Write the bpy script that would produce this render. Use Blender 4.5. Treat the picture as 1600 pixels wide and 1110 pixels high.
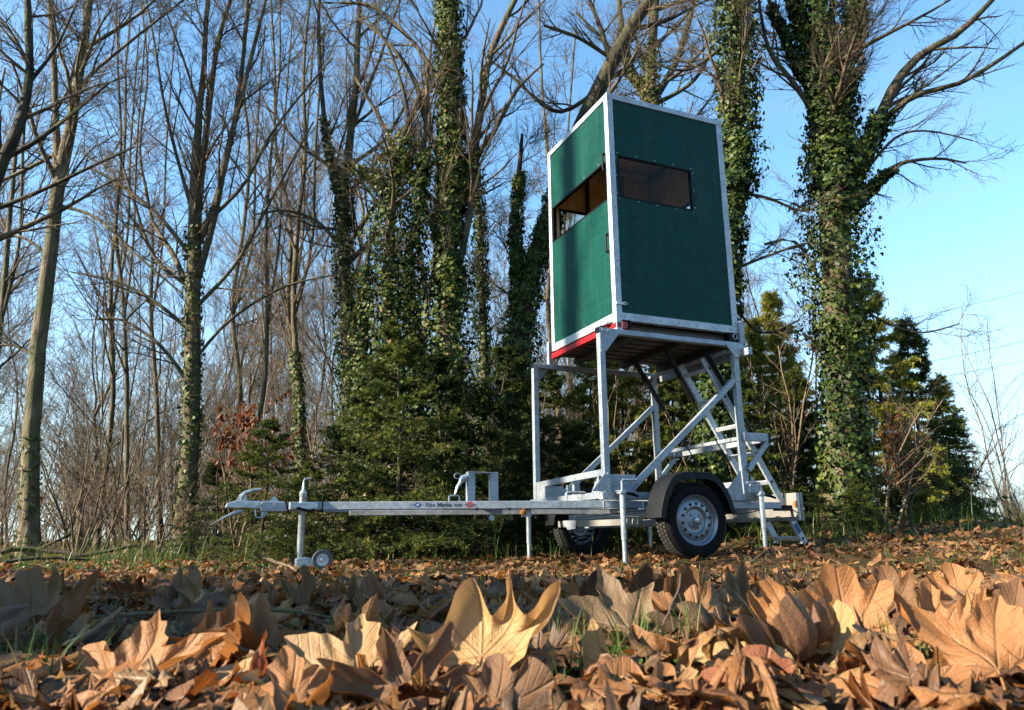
import bpy, bmesh, math, random
import numpy as np
from mathutils import Vector, Matrix, Euler

for o in list(bpy.data.objects):
    bpy.data.objects.remove(o)
sc = bpy.context.scene
COL = sc.collection
R = math.radians

# ------------------------------------------------------------------ camera, sky, sun, exposure
F = 1175.9; PITCH = 13.53; ROLL = 0.628; CAMH = 0.219
cam_d = bpy.data.cameras.new('camera'); cam = bpy.data.objects.new('camera', cam_d); COL.objects.link(cam)
cam_d.sensor_width = 36.0; cam_d.lens = 36.0 * F / 1600.0
cam_d.clip_start = 0.05; cam_d.clip_end = 3000
_p, _r = R(PITCH), R(ROLL)
_f = Vector((0, math.cos(_p), math.sin(_p))); _v = Vector((0, -math.sin(_p), math.cos(_p))); _u = Vector((1, 0, 0))
_right = _u * math.cos(_r) - _v * math.sin(_r)
_up = _u * math.sin(_r) + _v * math.cos(_r)
# image right/up axes: U = u c - v s ; V = u s + v c
cam.matrix_world = Matrix(((_right.x, _up.x, -_f.x, 0), (_right.y, _up.y, -_f.y, 0), (_right.z, _up.z, -_f.z, CAMH), (0, 0, 0, 1)))
cam_d.dof.use_dof = True; cam_d.dof.focus_distance = 3.4; cam_d.dof.aperture_fstop = cam_d.lens / 2.2
sc.camera = cam

SUN_AZ = Vector((-1.0, -0.37)).normalized(); SUN_EL = 27.0
sun_dir = Vector((SUN_AZ.x * math.cos(R(SUN_EL)), SUN_AZ.y * math.cos(R(SUN_EL)), math.sin(R(SUN_EL))))
sd = bpy.data.lights.new('sun', 'SUN'); sd.energy = 5.0; sd.angle = R(0.55); sd.color = (1.0, 0.87, 0.68)
sun = bpy.data.objects.new('sun', sd); COL.objects.link(sun)
sun.rotation_euler = sun_dir.to_track_quat('Z', 'Y').to_euler()

world = bpy.data.worlds.new('World'); sc.world = world; world.use_nodes = True
wn = world.node_tree.nodes; wl = world.node_tree.links; wn.clear()
sky = wn.new('ShaderNodeTexSky'); sky.sky_type = 'NISHITA'; sky.sun_disc = False
sky.sun_elevation = R(SUN_EL); sky.sun_rotation = math.atan2(SUN_AZ.x, SUN_AZ.y)
sky.air_density = 1.0; sky.dust_density = 0.6; sky.ozone_density = 2.2
bg = wn.new('ShaderNodeBackground'); bg.inputs['Strength'].default_value = 0.082
wo = wn.new('ShaderNodeOutputWorld')
tc = wn.new('ShaderNodeTexCoord'); sep = wn.new('ShaderNodeSeparateXYZ')
wl.new(tc.outputs['Generated'], sep.inputs[0])
mp = wn.new('ShaderNodeMapping'); mp.inputs['Scale'].default_value = (1.3, 1.3, 4.5); mp.inputs['Location'].default_value = (0.35, 0.1, 0.2)
nz = wn.new('ShaderNodeTexNoise'); nz.inputs['Scale'].default_value = 2.6; nz.inputs['Detail'].default_value = 7; nz.inputs['Roughness'].default_value = 0.58
wl.new(tc.outputs['Generated'], mp.inputs[0]); wl.new(mp.outputs[0], nz.inputs['Vector'])
cr = wn.new('ShaderNodeMapRange'); cr.inputs['From Min'].default_value = 0.5; cr.inputs['From Max'].default_value = 0.8
wl.new(nz.outputs['Fac'], cr.inputs['Value'])
hr = wn.new('ShaderNodeMapRange'); hr.inputs['From Min'].default_value = 0.55; hr.inputs['From Max'].default_value = 0.02
hr.inputs['To Min'].default_value = 0.10; hr.inputs['To Max'].default_value = 1.0
wl.new(sep.outputs['Z'], hr.inputs['Value'])
mu = wn.new('ShaderNodeMath'); mu.operation = 'MULTIPLY'; wl.new(cr.outputs[0], mu.inputs[0]); wl.new(hr.outputs[0], mu.inputs[1])
mx = wn.new('ShaderNodeMix'); mx.data_type = 'RGBA'
mx.inputs[7].default_value = (2.55, 3.0, 3.3, 1)
gm = wn.new('ShaderNodeMix'); gm.data_type = 'RGBA'; gm.blend_type = 'MULTIPLY'; gm.inputs[0].default_value = 1.0
gm.inputs[7].default_value = (0.90, 1.20, 1.24, 1)
wl.new(sky.outputs[0], gm.inputs[6]); wl.new(gm.outputs[2], mx.inputs[6])
veil = wn.new('ShaderNodeMapRange'); veil.interpolation_type = 'SMOOTHSTEP'; veil.inputs['From Min'].default_value = 0.42; veil.inputs['From Max'].default_value = 0.0; veil.inputs['To Max'].default_value = 0.8
wl.new(sep.outputs['Z'], veil.inputs['Value'])
mx2 = wn.new('ShaderNodeMath'); mx2.operation = 'MAXIMUM'; wl.new(mu.outputs[0], mx2.inputs[0]); wl.new(veil.outputs[0], mx2.inputs[1])
wl.new(mx2.outputs[0], mx.inputs[0]); wl.new(mx.outputs[2], bg.inputs['Color']); wl.new(bg.outputs[0], wo.inputs['Surface'])

sc.view_settings.view_transform = 'Standard'; sc.view_settings.look = 'None'
sc.view_settings.exposure = 1.95; sc.view_settings.gamma = 1.0; sc.view_settings.use_curve_mapping = False
sc.cycles.max_bounces = 6; sc.cycles.diffuse_bounces = 2; sc.cycles.glossy_bounces = 2
sc.cycles.transparent_max_bounces = 8; sc.cycles.transmission_bounces = 3

# ------------------------------------------------------------------ small helpers
rng = np.random.default_rng(7)
random.seed(7)
OX, OY, YAW = 0.734, 6.111, R(23.478)
CY, SY = math.cos(YAW), math.sin(YAW)

def ray(u, v):
    a = (u - 800) / F; b = -(v - 555) / F
    return _f + _right * a + _up * b

def at(u, v, D):
    """a point seen towards (u, v) of the photograph, D metres ahead of the camera along the ground"""
    r = ray(u, v); s = D / r.y
    return Vector((r.x * s, r.y * s, CAMH + r.z * s))

def sstep(a, b, x):
    t = np.clip((x - a) / (b - a), 0, 1)
    return t * t * (3 - 2 * t)

def ground(x, y):
    x = np.asarray(x, float); y = np.asarray(y, float)
    xt = (x - OX) * CY + (y - OY) * SY
    z = -0.02 + 0.055 * np.clip(xt, 0, 6) * sstep(0.0, 0.8, xt) - 0.0 * y
    z = z * (1 - sstep(14, 40, y)) + 0.03 * sstep(14, 40, y)
    z = z * sstep(1.6, 4.2, y) + 0.055 * (1 - sstep(1.6, 4.2, y))
    amp = 0.012 + 0.05 * sstep(9, 16, y)
    z = z + amp * (np.sin(x * 1.9 + 0.7) * np.sin(y * 1.6 + 1.1) + 0.5 * np.sin(x * 4.3 + 2 * y) * np.cos(y * 3.7 - x))
    z = z - 6.0 * sstep(90, 900, np.hypot(x, y)) * 0
    return z

def gz(x, y): return float(ground(x, y))

def nodes_of(m):
    m.use_nodes = True
    return m.node_tree.nodes, m.node_tree.links, m.node_tree.nodes['Principled BSDF']

ALB = 0.41
def ramp(n, stops, k=None):
    k = ALB if k is None else k; stops = [(p, tuple(min(1, c * k) for c in col)) for p, col in stops]
    r = n.new('ShaderNodeValToRGB'); e = r.color_ramp.elements
    while len(e) > 1: e.remove(e[-1])
    e[0].position = stops[0][0]; e[0].color = (*stops[0][1], 1)
    for p, c in stops[1:]:
        q = e.new(p); q.color = (*c, 1)
    return r

def simple_mat(name, col, rough=0.6, metal=0.0, noise=0.0, scale=30, bump=0.0, bscale=None, spec=None, col2=None):
    m = bpy.data.materials.new(name); n, l, b = nodes_of(m)
    b.inputs['Base Color'].default_value = (*[c * 0.6 for c in col], 1); b.inputs['Roughness'].default_value = rough; b.inputs['Metallic'].default_value = metal
    if spec is not None: b.inputs['Specular IOR Level'].default_value = spec
    if noise or bump or col2:
        tcn = n.new('ShaderNodeTexCoord'); t = n.new('ShaderNodeTexNoise'); t.inputs['Scale'].default_value = scale; t.inputs['Detail'].default_value = 5
        l.new(tcn.outputs['Object'], t.inputs['Vector'])
        c2 = col2 or tuple(c * (1 + noise) for c in col); c1 = col if col2 else tuple(c * (1 - noise) for c in col)
        r = ramp(n, [(0.32, c1), (0.68, c2)]); l.new(t.outputs['Fac'], r.inputs[0]); l.new(r.outputs[0], b.inputs['Base Color'])
        if bump:
            t2 = n.new('ShaderNodeTexNoise'); t2.inputs['Scale'].default_value = bscale or scale * 3; t2.inputs['Detail'].default_value = 4
            l.new(tcn.outputs['Object'], t2.inputs['Vector'])
            bp = n.new('ShaderNodeBump'); bp.inputs['Strength'].default_value = bump; bp.inputs['Distance'].default_value = 0.01
            l.new(t2.outputs['Fac'], bp.inputs['Height']); l.new(bp.outputs[0], b.inputs['Normal'])
    return m

def galv_mat(name, c=(0.27, 0.305, 0.345), metal=0.35, rough=0.42):
    m = bpy.data.materials.new(name); n, l, b = nodes_of(m)
    tcn = n.new('ShaderNodeTexCoord')
    vor = n.new('ShaderNodeTexVoronoi'); vor.inputs['Scale'].default_value = 55
    nzz = n.new('ShaderNodeTexNoise'); nzz.inputs['Scale'].default_value = 7; nzz.inputs['Detail'].default_value = 6
    l.new(tcn.outputs['Object'], vor.inputs['Vector']); l.new(tcn.outputs['Object'], nzz.inputs['Vector'])
    sp = n.new('ShaderNodeSeparateColor'); l.new(vor.outputs['Color'], sp.inputs[0])
    ad = n.new('ShaderNodeMath'); ad.operation = 'MULTIPLY_ADD'; ad.inputs[1].default_value = 0.45
    l.new(sp.outputs[0], ad.inputs[0]); l.new(nzz.outputs['Fac'], ad.inputs[2])
    r = ramp(n, [(0.35, tuple(x * 0.72 for x in c)), (0.95, tuple(min(1, x * 1.25) for x in c))], 0.82)
    l.new(ad.outputs[0], r.inputs[0]); l.new(r.outputs[0], b.inputs['Base Color'])
    r2 = n.new('ShaderNodeMapRange'); r2.inputs['To Min'].default_value = rough - 0.1; r2.inputs['To Max'].default_value = rough + 0.18
    l.new(nzz.outputs['Fac'], r2.inputs['Value']); l.new(r2.outputs[0], b.inputs['Roughness'])
    st = n.new('ShaderNodeTexNoise'); st.inputs['Scale'].default_value = 2.6; st.inputs['Detail'].default_value = 9; st.inputs['Roughness'].default_value = 0.7; l.new(tcn.outputs['Object'], st.inputs['Vector'])
    sm = n.new('ShaderNodeMapRange'); sm.inputs['From Min'].default_value = 0.50; sm.inputs['From Max'].default_value = 0.72; sm.inputs['To Max'].default_value = 0.55; l.new(st.outputs['Fac'], sm.inputs['Value'])
    dm = n.new('ShaderNodeMix'); dm.data_type = 'RGBA'; dm.inputs[7].default_value = (c[0] * 0.38, c[1] * 0.36, c[2] * 0.33, 1); l.new(sm.outputs[0], dm.inputs[0]); l.new(r.outputs[0], dm.inputs[6]); l.new(dm.outputs[2], b.inputs['Base Color'])
    bpg = n.new('ShaderNodeBump'); bpg.inputs['Strength'].default_value = 0.25; bpg.inputs['Distance'].default_value = 0.004; l.new(nzz.outputs['Fac'], bpg.inputs['Height']); l.new(bpg.outputs[0], b.inputs['Normal'])
    b.inputs['Metallic'].default_value = metal
    return m

def green_mat():
    m = bpy.data.materials.new('green_ribbed_sheet'); n, l, b = nodes_of(m)
    tcn = n.new('ShaderNodeTexCoord'); w = n.new('ShaderNodeTexWave'); w.bands_direction = 'Z'; w.inputs['Scale'].default_value = 14.0
    w.inputs['Distortion'].default_value = 0.25; w.inputs['Detail'].default_value = 1
    l.new(tcn.outputs['Object'], w.inputs['Vector'])
    bp = n.new('ShaderNodeBump'); bp.inputs['Strength'].default_value = 0.7; bp.inputs['Distance'].default_value = 0.005
    nz2 = n.new('ShaderNodeTexNoise'); nz2.inputs['Scale'].default_value = 5; nz2.inputs['Detail'].default_value = 4
    mp2 = n.new('ShaderNodeMapping'); mp2.inputs['Scale'].default_value = (1, 1, 4)
    l.new(tcn.outputs['Object'], mp2.inputs[0]); l.new(mp2.outputs[0], nz2.inputs['Vector'])
    a = n.new('ShaderNodeMath'); a.operation = 'MULTIPLY_ADD'; a.inputs[1].default_value = 1.2
    l.new(nz2.outputs['Fac'], a.inputs[0]); l.new(w.outputs['Fac'], a.inputs[2])
    l.new(a.outputs[0], bp.inputs['Height']); l.new(bp.outputs[0], b.inputs['Normal'])
    r = ramp(n, [(0.25, (0.001, 0.080, 0.066)), (0.75, (0.002, 0.112, 0.088))]); l.new(nz2.outputs['Fac'], r.inputs[0]); mp3 = n.new('ShaderNodeMapping'); mp3.inputs['Scale'].default_value = (9, 9, 0.7); l.new(tcn.outputs['Object'], mp3.inputs[0])
    dn_ = n.new('ShaderNodeTexNoise'); dn_.inputs['Scale'].default_value = 1.6; dn_.inputs['Detail'].default_value = 7; l.new(mp3.outputs[0], dn_.inputs['Vector'])
    dr_ = n.new('ShaderNodeMapRange'); dr_.inputs['From Min'].default_value = 0.48; dr_.inputs['From Max'].default_value = 0.75; dr_.inputs['To Max'].default_value = 0.30; l.new(dn_.outputs['Fac'], dr_.inputs['Value'])
    gx = n.new('ShaderNodeMix'); gx.data_type = 'RGBA'; gx.inputs[7].default_value = (0.03, 0.07, 0.055, 1); l.new(dr_.outputs[0], gx.inputs[0]); l.new(r.outputs[0], gx.inputs[6]); l.new(gx.outputs[2], b.inputs['Base Color'])
    b.inputs['Roughness'].default_value = 0.5; b.inputs['Specular IOR Level'].default_value = 0.16
    return m

def bark_mat(name, dark, light, moss=(0.07, 0.075, 0.03), scale=9, mossy=0.35):
    m = bpy.data.materials.new(name); n, l, b = nodes_of(m)
    tcn = n.new('ShaderNodeTexCoord'); mp2 = n.new('ShaderNodeMapping'); mp2.inputs['Scale'].default_value = (1, 1, 0.25)
    l.new(tcn.outputs['Object'], mp2.inputs[0])
    t = n.new('ShaderNodeTexNoise'); t.inputs['Scale'].default_value = scale; t.inputs['Detail'].default_value = 8; t.inputs['Roughness'].default_value = 0.65
    l.new(mp2.outputs[0], t.inputs['Vector'])
    r = ramp(n, [(0.36, dark), (0.62, light)]); l.new(t.outputs['Fac'], r.inputs[0])
    t2 = n.new('ShaderNodeTexNoise'); t2.inputs['Scale'].default_value = 2.3; t2.inputs['Detail'].default_value = 5; l.new(tcn.outputs['Object'], t2.inputs['Vector'])
    r2 = n.new('ShaderNodeMapRange'); r2.inputs['From Min'].default_value = 0.45; r2.inputs['From Max'].default_value = 0.7; r2.inputs['To Max'].default_value = mossy * 2
    l.new(t2.outputs['Fac'], r2.inputs['Value'])
    mm = n.new('ShaderNodeMix'); mm.data_type = 'RGBA'; mm.inputs[7].default_value = (*moss, 1)
    l.new(r2.outputs[0], mm.inputs[0]); l.new(r.outputs[0], mm.inputs[6]); l.new(mm.outputs[2], b.inputs['Base Color'])
    bp = n.new('ShaderNodeBump'); bp.inputs['Strength'].default_value = 1.0; bp.inputs['Distance'].default_value = 0.06
    l.new(t.outputs['Fac'], bp.inputs['Height']); l.new(bp.outputs[0], b.inputs['Normal'])
    b.inputs['Roughness'].default_value = 0.85; b.inputs['Specular IOR Level'].default_value = 0.2
    return m

def foliage_mat(name, stops, rough=0.5, trans=0.25, spec=0.3, k=None):
    """leaf colour picked by the per-leaf attribute 'tone'"""
    m = bpy.data.materials.new(name); n, l, b = nodes_of(m)
    at_ = n.new('ShaderNodeAttribute'); at_.attribute_name = 'tone'
    oi = n.new('ShaderNodeObjectInfo')
    a = n.new('ShaderNodeMath'); a.operation = 'MULTIPLY_ADD'; a.inputs[1].default_value = 0.25; l.new(oi.outputs['Random'], a.inputs[0]); l.new(at_.outputs['Fac'], a.inputs[2])
    s = n.new('ShaderNodeMath'); s.operation = 'SUBTRACT'; s.inputs[1].default_value = 0.12; l.new(a.outputs[0], s.inputs[0])
    r = ramp(n, stops, k); l.new(s.outputs[0], r.inputs[0]); l.new(r.outputs[0], b.inputs['Base Color'])
    b.inputs['Roughness'].default_value = rough; b.inputs['Specular IOR Level'].default_value = spec
    tr = n.new('ShaderNodeBsdfTranslucent'); l.new(r.outputs[0], tr.inputs['Color'])
    ms = n.new('ShaderNodeMixShader'); ms.inputs[0].default_value = trans
    l.new(b.outputs[0], ms.inputs[1]); l.new(tr.outputs[0], ms.inputs[2]); l.new(ms.outputs[0], n['Material Output'].inputs['Surface'])
    return m

def dead_leaf_mat(name, stops, fixed=None):
    m = bpy.data.materials.new(name); n, l, b = nodes_of(m)
    M = lambda op, a=None, c=None, d=None: _math(n, l, op, a, c, d)
    oi = n.new('ShaderNodeObjectInfo'); at_ = n.new('ShaderNodeAttribute'); at_.attribute_name = 'tone'
    if fixed is None:
        fac = M('FRACT', M('ADD', oi.outputs['Random'], at_.outputs['Fac']))
    else:
        fac = M('ADD', fixed, 0.0)
    uv = n.new('ShaderNodeUVMap'); uv.uv_map = 'UVMap'
    sp = n.new('ShaderNodeSeparateXYZ'); l.new(uv.outputs[0], sp.inputs[0])
    x = M('SUBTRACT', sp.outputs['X'], 0.5); y = M('SUBTRACT', sp.outputs['Y'], 0.5)
    rr = M('SQRT', M('ADD', M('MULTIPLY', x, x), M('MULTIPLY', y, y)))
    th = M('ABSOLUTE', M('ARCTAN2', x, y))
    dang = M('PINGPONG', th, 0.38)
    dist = M('MULTIPLY', rr, M('SINE', dang))
    v1 = M('SMOOTH_MIN', M('DIVIDE', dist, 0.009), 1.0, 0.3)
    # side veins: chevrons off every main vein
    ch = M('PINGPONG', M('SUBTRACT', M('MULTIPLY', rr, 1.0), M('MULTIPLY', dist, 1.3)), 0.028)
    v2 = M('MINIMUM', M('DIVIDE', ch, 0.006), 1.0)
    vein = M('MULTIPLY', M('MINIMUM', v1, 1.0), M('MULTIPLY_ADD', v2, 0.35, 0.65))
    tcn = n.new('ShaderNodeTexCoord')
    t = n.new('ShaderNodeTexNoise'); t.inputs['Scale'].default_value = 28; t.inputs['Detail'].default_value = 7; t.inputs['Roughness'].default_value = 0.62
    l.new(tcn.outputs['Object'], t.inputs['Vector'])
    f2 = M('ADD', fac, M('MULTIPLY', M('SUBTRACT', t.outputs['Fac'], 0.5), 0.55))
    r = ramp(n, stops); l.new(f2, r.inputs[0])
    mv = n.new('ShaderNodeMix'); mv.data_type = 'RGBA'; mv.blend_type = 'MIX'
    mv.inputs[6].default_value = (0.22, 0.13, 0.06, 1); l.new(M('MULTIPLY_ADD', vein, 0.5, 0.5), mv.inputs[0]); l.new(r.outputs[0], mv.inputs[7])
    t3 = n.new('ShaderNodeTexNoise'); t3.inputs['Scale'].default_value = 160; t3.inputs['Detail'].default_value = 3; l.new(tcn.outputs['Object'], t3.inputs['Vector'])
    spots = n.new('ShaderNodeMapRange'); spots.inputs['From Min'].default_value = 0.60; spots.inputs['From Max'].default_value = 0.72; spots.inputs['To Max'].default_value = 0.6
    l.new(t3.outputs['Fac'], spots.inputs['Value'])
    ms_ = n.new('ShaderNodeMix'); ms_.data_type = 'RGBA'; ms_.inputs[7].default_value = (0.06, 0.03, 0.018, 1)
    l.new(spots.outputs[0], ms_.inputs[0]); l.new(mv.outputs[2], ms_.inputs[6])
    # paler underside
    ge = n.new('ShaderNodeNewGeometry'); und = n.new('ShaderNodeMix'); und.data_type = 'RGBA'; und.inputs[7].default_value = (0.22, 0.15, 0.09, 1)
    l.new(M('MULTIPLY', ge.outputs['Backfacing'], 0.3), und.inputs[0]); l.new(ms_.outputs[2], und.inputs[6])
    l.new(und.outputs[2], b.inputs['Base Color'])
    b.inputs['Roughness'].default_value = 0.5; b.inputs['Specular IOR Level'].default_value = 0.3
    bp = n.new('ShaderNodeBump'); bp.inputs['Strength'].default_value = 0.6; bp.inputs['Distance'].default_value = 0.0025
    hgt = M('ADD', M('MULTIPLY', vein, -1.3), M('MULTIPLY', t.outputs['Fac'], 1.1))
    l.new(hgt, bp.inputs['Height']); l.new(bp.outputs[0], b.inputs['Normal'])
    tr = n.new('ShaderNodeBsdfTranslucent'); l.new(und.outputs[2], tr.inputs['Color'])
    ms = n.new('ShaderNodeMixShader'); ms.inputs[0].default_value = 0.34
    l.new(b.outputs[0], ms.inputs[1]); l.new(tr.outputs[0], ms.inputs[2]); l.new(ms.outputs[0], n['Material Output'].inputs['Surface'])
    return m

def _math(n, l, op, *ins):
    q = n.new('ShaderNodeMath'); q.operation = op
    for i, a in enumerate(ins):
        if a is None: continue
        if isinstance(a, (int, float)): q.inputs[i].default_value = a
        else: l.new(a, q.inputs[i])
    return q.outputs[0]

MT = {}
MT['galv'] = galv_mat('galvanised_steel')
MT['alu'] = galv_mat('aluminium_profile', (0.40, 0.435, 0.475), 0.3, 0.4)
MT['bright'] = galv_mat('bright_zinc', (0.40, 0.45, 0.48), 0.65, 0.3)
MT['board'] = simple_mat('pale_aluminium_board', (0.42, 0.41, 0.38), 0.5, 0.1, 0.12, 6)
MT['green'] = green_mat()
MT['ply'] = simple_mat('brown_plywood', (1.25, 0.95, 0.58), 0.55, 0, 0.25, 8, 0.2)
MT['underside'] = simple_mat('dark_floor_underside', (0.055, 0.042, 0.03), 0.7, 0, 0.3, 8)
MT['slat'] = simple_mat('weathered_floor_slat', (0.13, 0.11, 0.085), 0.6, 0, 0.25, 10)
MT['black'] = simple_mat('black_plastic', (0.006, 0.006, 0.007), 0.45, spec=0.12)
MT['fender'] = simple_mat('dull_black_plastic', (0.014, 0.016, 0.02), 0.55, 0, 0.3, 12, spec=0.15)
MT['tyre'] = simple_mat('tyre_rubber', (0.010, 0.010, 0.012), 0.8, 0, 0.4, 30, 0.3, 90, spec=0.15)
MT['tread'] = simple_mat('dusty_tread_rubber', (0.035, 0.03, 0.025), 0.85, 0, 0.5, 25, 0.5, 60)
MT['rim'] = simple_mat('silver_painted_rim', (0.42, 0.47, 0.54), 0.34, 0.5, 0.1, 10)
MT['hole'] = simple_mat('dark_recess', (0.01, 0.01, 0.012), 0.8)
MT['red'] = simple_mat('red_paint', (0.62, 0.012, 0.018), 0.35, 0, 0.12, 12)
MT['orange'] = simple_mat('amber_lens', (1.5, 0.34, 0.015), 0.25)
MT['redlens'] = simple_mat('red_reflector', (0.6, 0.02, 0.02), 0.25)
MT['white'] = simple_mat('white_plastic', (0.75, 0.74, 0.71), 0.45)
MT['blue'] = simple_mat('blue_print', (0.02, 0.09, 0.30), 0.5)
MT['ink'] = simple_mat('dark_print', (0.03, 0.04, 0.07), 0.5)
MT['redprint'] = simple_mat('red_print', (0.45, 0.03, 0.03), 0.5)
MT['rubber'] = simple_mat('grey_rubber', (0.12, 0.12, 0.12), 0.8)
MT['cable'] = simple_mat('black_cable', (0.015, 0.015, 0.017), 0.5)
g = bpy.data.materials.new('window_glass'); n, l, b = nodes_of(g)
tp = n.new('ShaderNodeBsdfTransparent'); tp.inputs[0].default_value = (0.9, 0.85, 0.74, 1)
gl = n.new('ShaderNodeBsdfGlossy'); gl.inputs['Roughness'].default_value = 0.03; fr = n.new('ShaderNodeFresnel'); fr.inputs[0].default_value = 1.18
mg = n.new('ShaderNodeMixShader'); l.new(fr.outputs[0], mg.inputs[0]); l.new(tp.outputs[0], mg.inputs[1]); l.new(gl.outputs[0], mg.inputs[2]); l.new(mg.outputs[0], n['Material Output'].inputs['Surface'])
MT['glass'] = g
MT['bark_pale'] = bark_mat('pale_grey_bark', (0.07, 0.052, 0.034), (0.46, 0.36, 0.23), mossy=0.6)
MT['bark'] = bark_mat('grey_brown_bark', (0.05, 0.038, 0.026), (0.34, 0.25, 0.16), mossy=0.5)
MT['bark_dark'] = bark_mat('dark_bark', (0.035, 0.027, 0.02), (0.13, 0.10, 0.07), mossy=0.5)
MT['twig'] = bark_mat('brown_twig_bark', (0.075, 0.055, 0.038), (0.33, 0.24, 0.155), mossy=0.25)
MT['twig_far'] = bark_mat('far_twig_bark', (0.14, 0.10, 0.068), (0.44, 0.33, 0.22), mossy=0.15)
MT['deadwood'] = bark_mat('bleached_dead_twig', (0.18, 0.125, 0.075), (0.50, 0.37, 0.23), mossy=0.0)
MT['ivy'] = foliage_mat('ivy_leaves', [(0.0, (0.016, 0.034, 0.008)), (0.4, (0.04, 0.075, 0.012)), (0.7, (0.10, 0.13, 0.022)), (0.9, (0.19, 0.19, 0.04)), (1.0, (0.24, 0.14, 0.05))], 0.5, 0.22, 0.2, 0.72)
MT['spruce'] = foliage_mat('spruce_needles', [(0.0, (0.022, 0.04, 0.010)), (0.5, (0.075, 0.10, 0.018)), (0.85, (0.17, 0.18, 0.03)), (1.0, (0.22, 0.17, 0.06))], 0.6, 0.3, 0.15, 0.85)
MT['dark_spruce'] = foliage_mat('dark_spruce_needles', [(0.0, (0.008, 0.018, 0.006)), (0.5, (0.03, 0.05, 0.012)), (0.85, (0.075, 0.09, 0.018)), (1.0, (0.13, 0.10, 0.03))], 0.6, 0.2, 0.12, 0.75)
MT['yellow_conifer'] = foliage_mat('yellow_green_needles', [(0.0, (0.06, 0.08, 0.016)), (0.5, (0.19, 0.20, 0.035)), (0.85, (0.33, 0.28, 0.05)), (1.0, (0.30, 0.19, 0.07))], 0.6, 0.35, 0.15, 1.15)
MT['grass'] = foliage_mat('grass_blades', [(0.0, (0.05, 0.12, 0.015)), (0.6, (0.14, 0.27, 0.035)), (1.0, (0.42, 0.38, 0.14))], 0.45, 0.35)
MT['herb'] = foliage_mat('green_herb_leaves', [(0.0, (0.04, 0.11, 0.012)), (1.0, (0.13, 0.26, 0.03))], 0.4, 0.35)
MT['beech'] = foliage_mat('rusty_dry_leaves', [(0.0, (0.20, 0.045, 0.015)), (1.0, (0.42, 0.12, 0.03))], 0.5, 0.4)
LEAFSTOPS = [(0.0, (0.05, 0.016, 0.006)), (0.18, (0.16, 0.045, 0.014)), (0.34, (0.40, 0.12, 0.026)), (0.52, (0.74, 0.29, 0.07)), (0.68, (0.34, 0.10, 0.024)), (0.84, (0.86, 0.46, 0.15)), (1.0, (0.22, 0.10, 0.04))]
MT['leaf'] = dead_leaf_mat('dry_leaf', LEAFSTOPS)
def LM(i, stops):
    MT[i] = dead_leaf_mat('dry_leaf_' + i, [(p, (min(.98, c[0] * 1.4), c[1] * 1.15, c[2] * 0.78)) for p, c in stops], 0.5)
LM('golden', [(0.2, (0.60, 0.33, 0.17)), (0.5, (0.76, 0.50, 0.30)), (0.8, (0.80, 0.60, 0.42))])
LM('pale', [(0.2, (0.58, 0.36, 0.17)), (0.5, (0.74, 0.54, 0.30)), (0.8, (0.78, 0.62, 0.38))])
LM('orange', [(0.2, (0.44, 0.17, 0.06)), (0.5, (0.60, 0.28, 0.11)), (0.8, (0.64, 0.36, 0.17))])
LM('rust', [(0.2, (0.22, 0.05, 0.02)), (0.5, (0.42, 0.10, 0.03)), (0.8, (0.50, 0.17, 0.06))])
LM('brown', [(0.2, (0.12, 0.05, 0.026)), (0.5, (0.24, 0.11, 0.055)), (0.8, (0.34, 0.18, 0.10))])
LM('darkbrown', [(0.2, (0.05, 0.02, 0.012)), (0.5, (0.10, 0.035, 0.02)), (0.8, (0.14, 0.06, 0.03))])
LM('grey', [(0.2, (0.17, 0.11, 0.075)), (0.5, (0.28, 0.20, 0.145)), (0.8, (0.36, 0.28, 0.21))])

def link(o, parent=None):
    COL.objects.link(o)
    if parent: o.parent = parent
    return o

def tag(o, label=None, cat=None, group=None, kind=None):
    if label: o['label'] = label
    if cat: o['category'] = cat
    if group: o['group'] = group
    if kind: o['kind'] = kind
    return o

def empty(name, loc=(0, 0, 0), rz=0.0, **k):
    o = bpy.data.objects.new(name, None); o.location = loc; o.rotation_euler = (0, 0, rz); o.empty_display_size = 0.1
    COL.objects.link(o); tag(o, **k); return o

def np_mesh(name, chunks, mats, smooth=False, tone=None, uv=None, mat_idx=None):
    """chunks: list of (verts (N,3), faces (M,k)); builds one mesh"""
    V = []; idx = []; starts = []; tot = []; off = 0; mi = []
    loop = 0
    for ci, (v, f) in enumerate(chunks):
        f = np.asarray(f); v = np.asarray(v, np.float32)
        V.append(v); idx.append((f + off).ravel()); k = f.shape[1]; m = f.shape[0]
        starts.append(loop + np.arange(m) * k); tot.append(np.full(m, k)); loop += m * k; off += len(v)
        mi.append(np.full(m, mat_idx[ci] if mat_idx else 0))
    V = np.concatenate(V); idx = np.concatenate(idx).astype(np.int32); starts = np.concatenate(starts).astype(np.int32); tot = np.concatenate(tot).astype(np.int32)
    me = bpy.data.meshes.new(name)
    me.vertices.add(len(V)); me.vertices.foreach_set('co', V.ravel())
    me.loops.add(len(idx)); me.loops.foreach_set('vertex_index', idx)
    me.polygons.add(len(starts)); me.polygons.foreach_set('loop_start', starts)
    try: me.polygons.foreach_set('loop_total', tot)
    except Exception: pass
    me.update(calc_edges=True)
    if smooth: me.polygons.foreach_set('use_smooth', np.ones(len(starts), bool))
    if mat_idx: me.polygons.foreach_set('material_index', np.concatenate(mi).astype(np.int32))
    for m in (mats if isinstance(mats, (list, tuple)) else [mats]): me.materials.append(m)
    if tone is not None:
        a = me.attributes.new('tone', 'FLOAT', 'POINT'); a.data.foreach_set('value', np.asarray(tone, np.float32))
    if uv is not None:
        ul = me.uv_layers.new(name='UVMap'); ul.data.foreach_set('uv', np.asarray(uv, np.float32)[idx].ravel())
    return me

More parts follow.
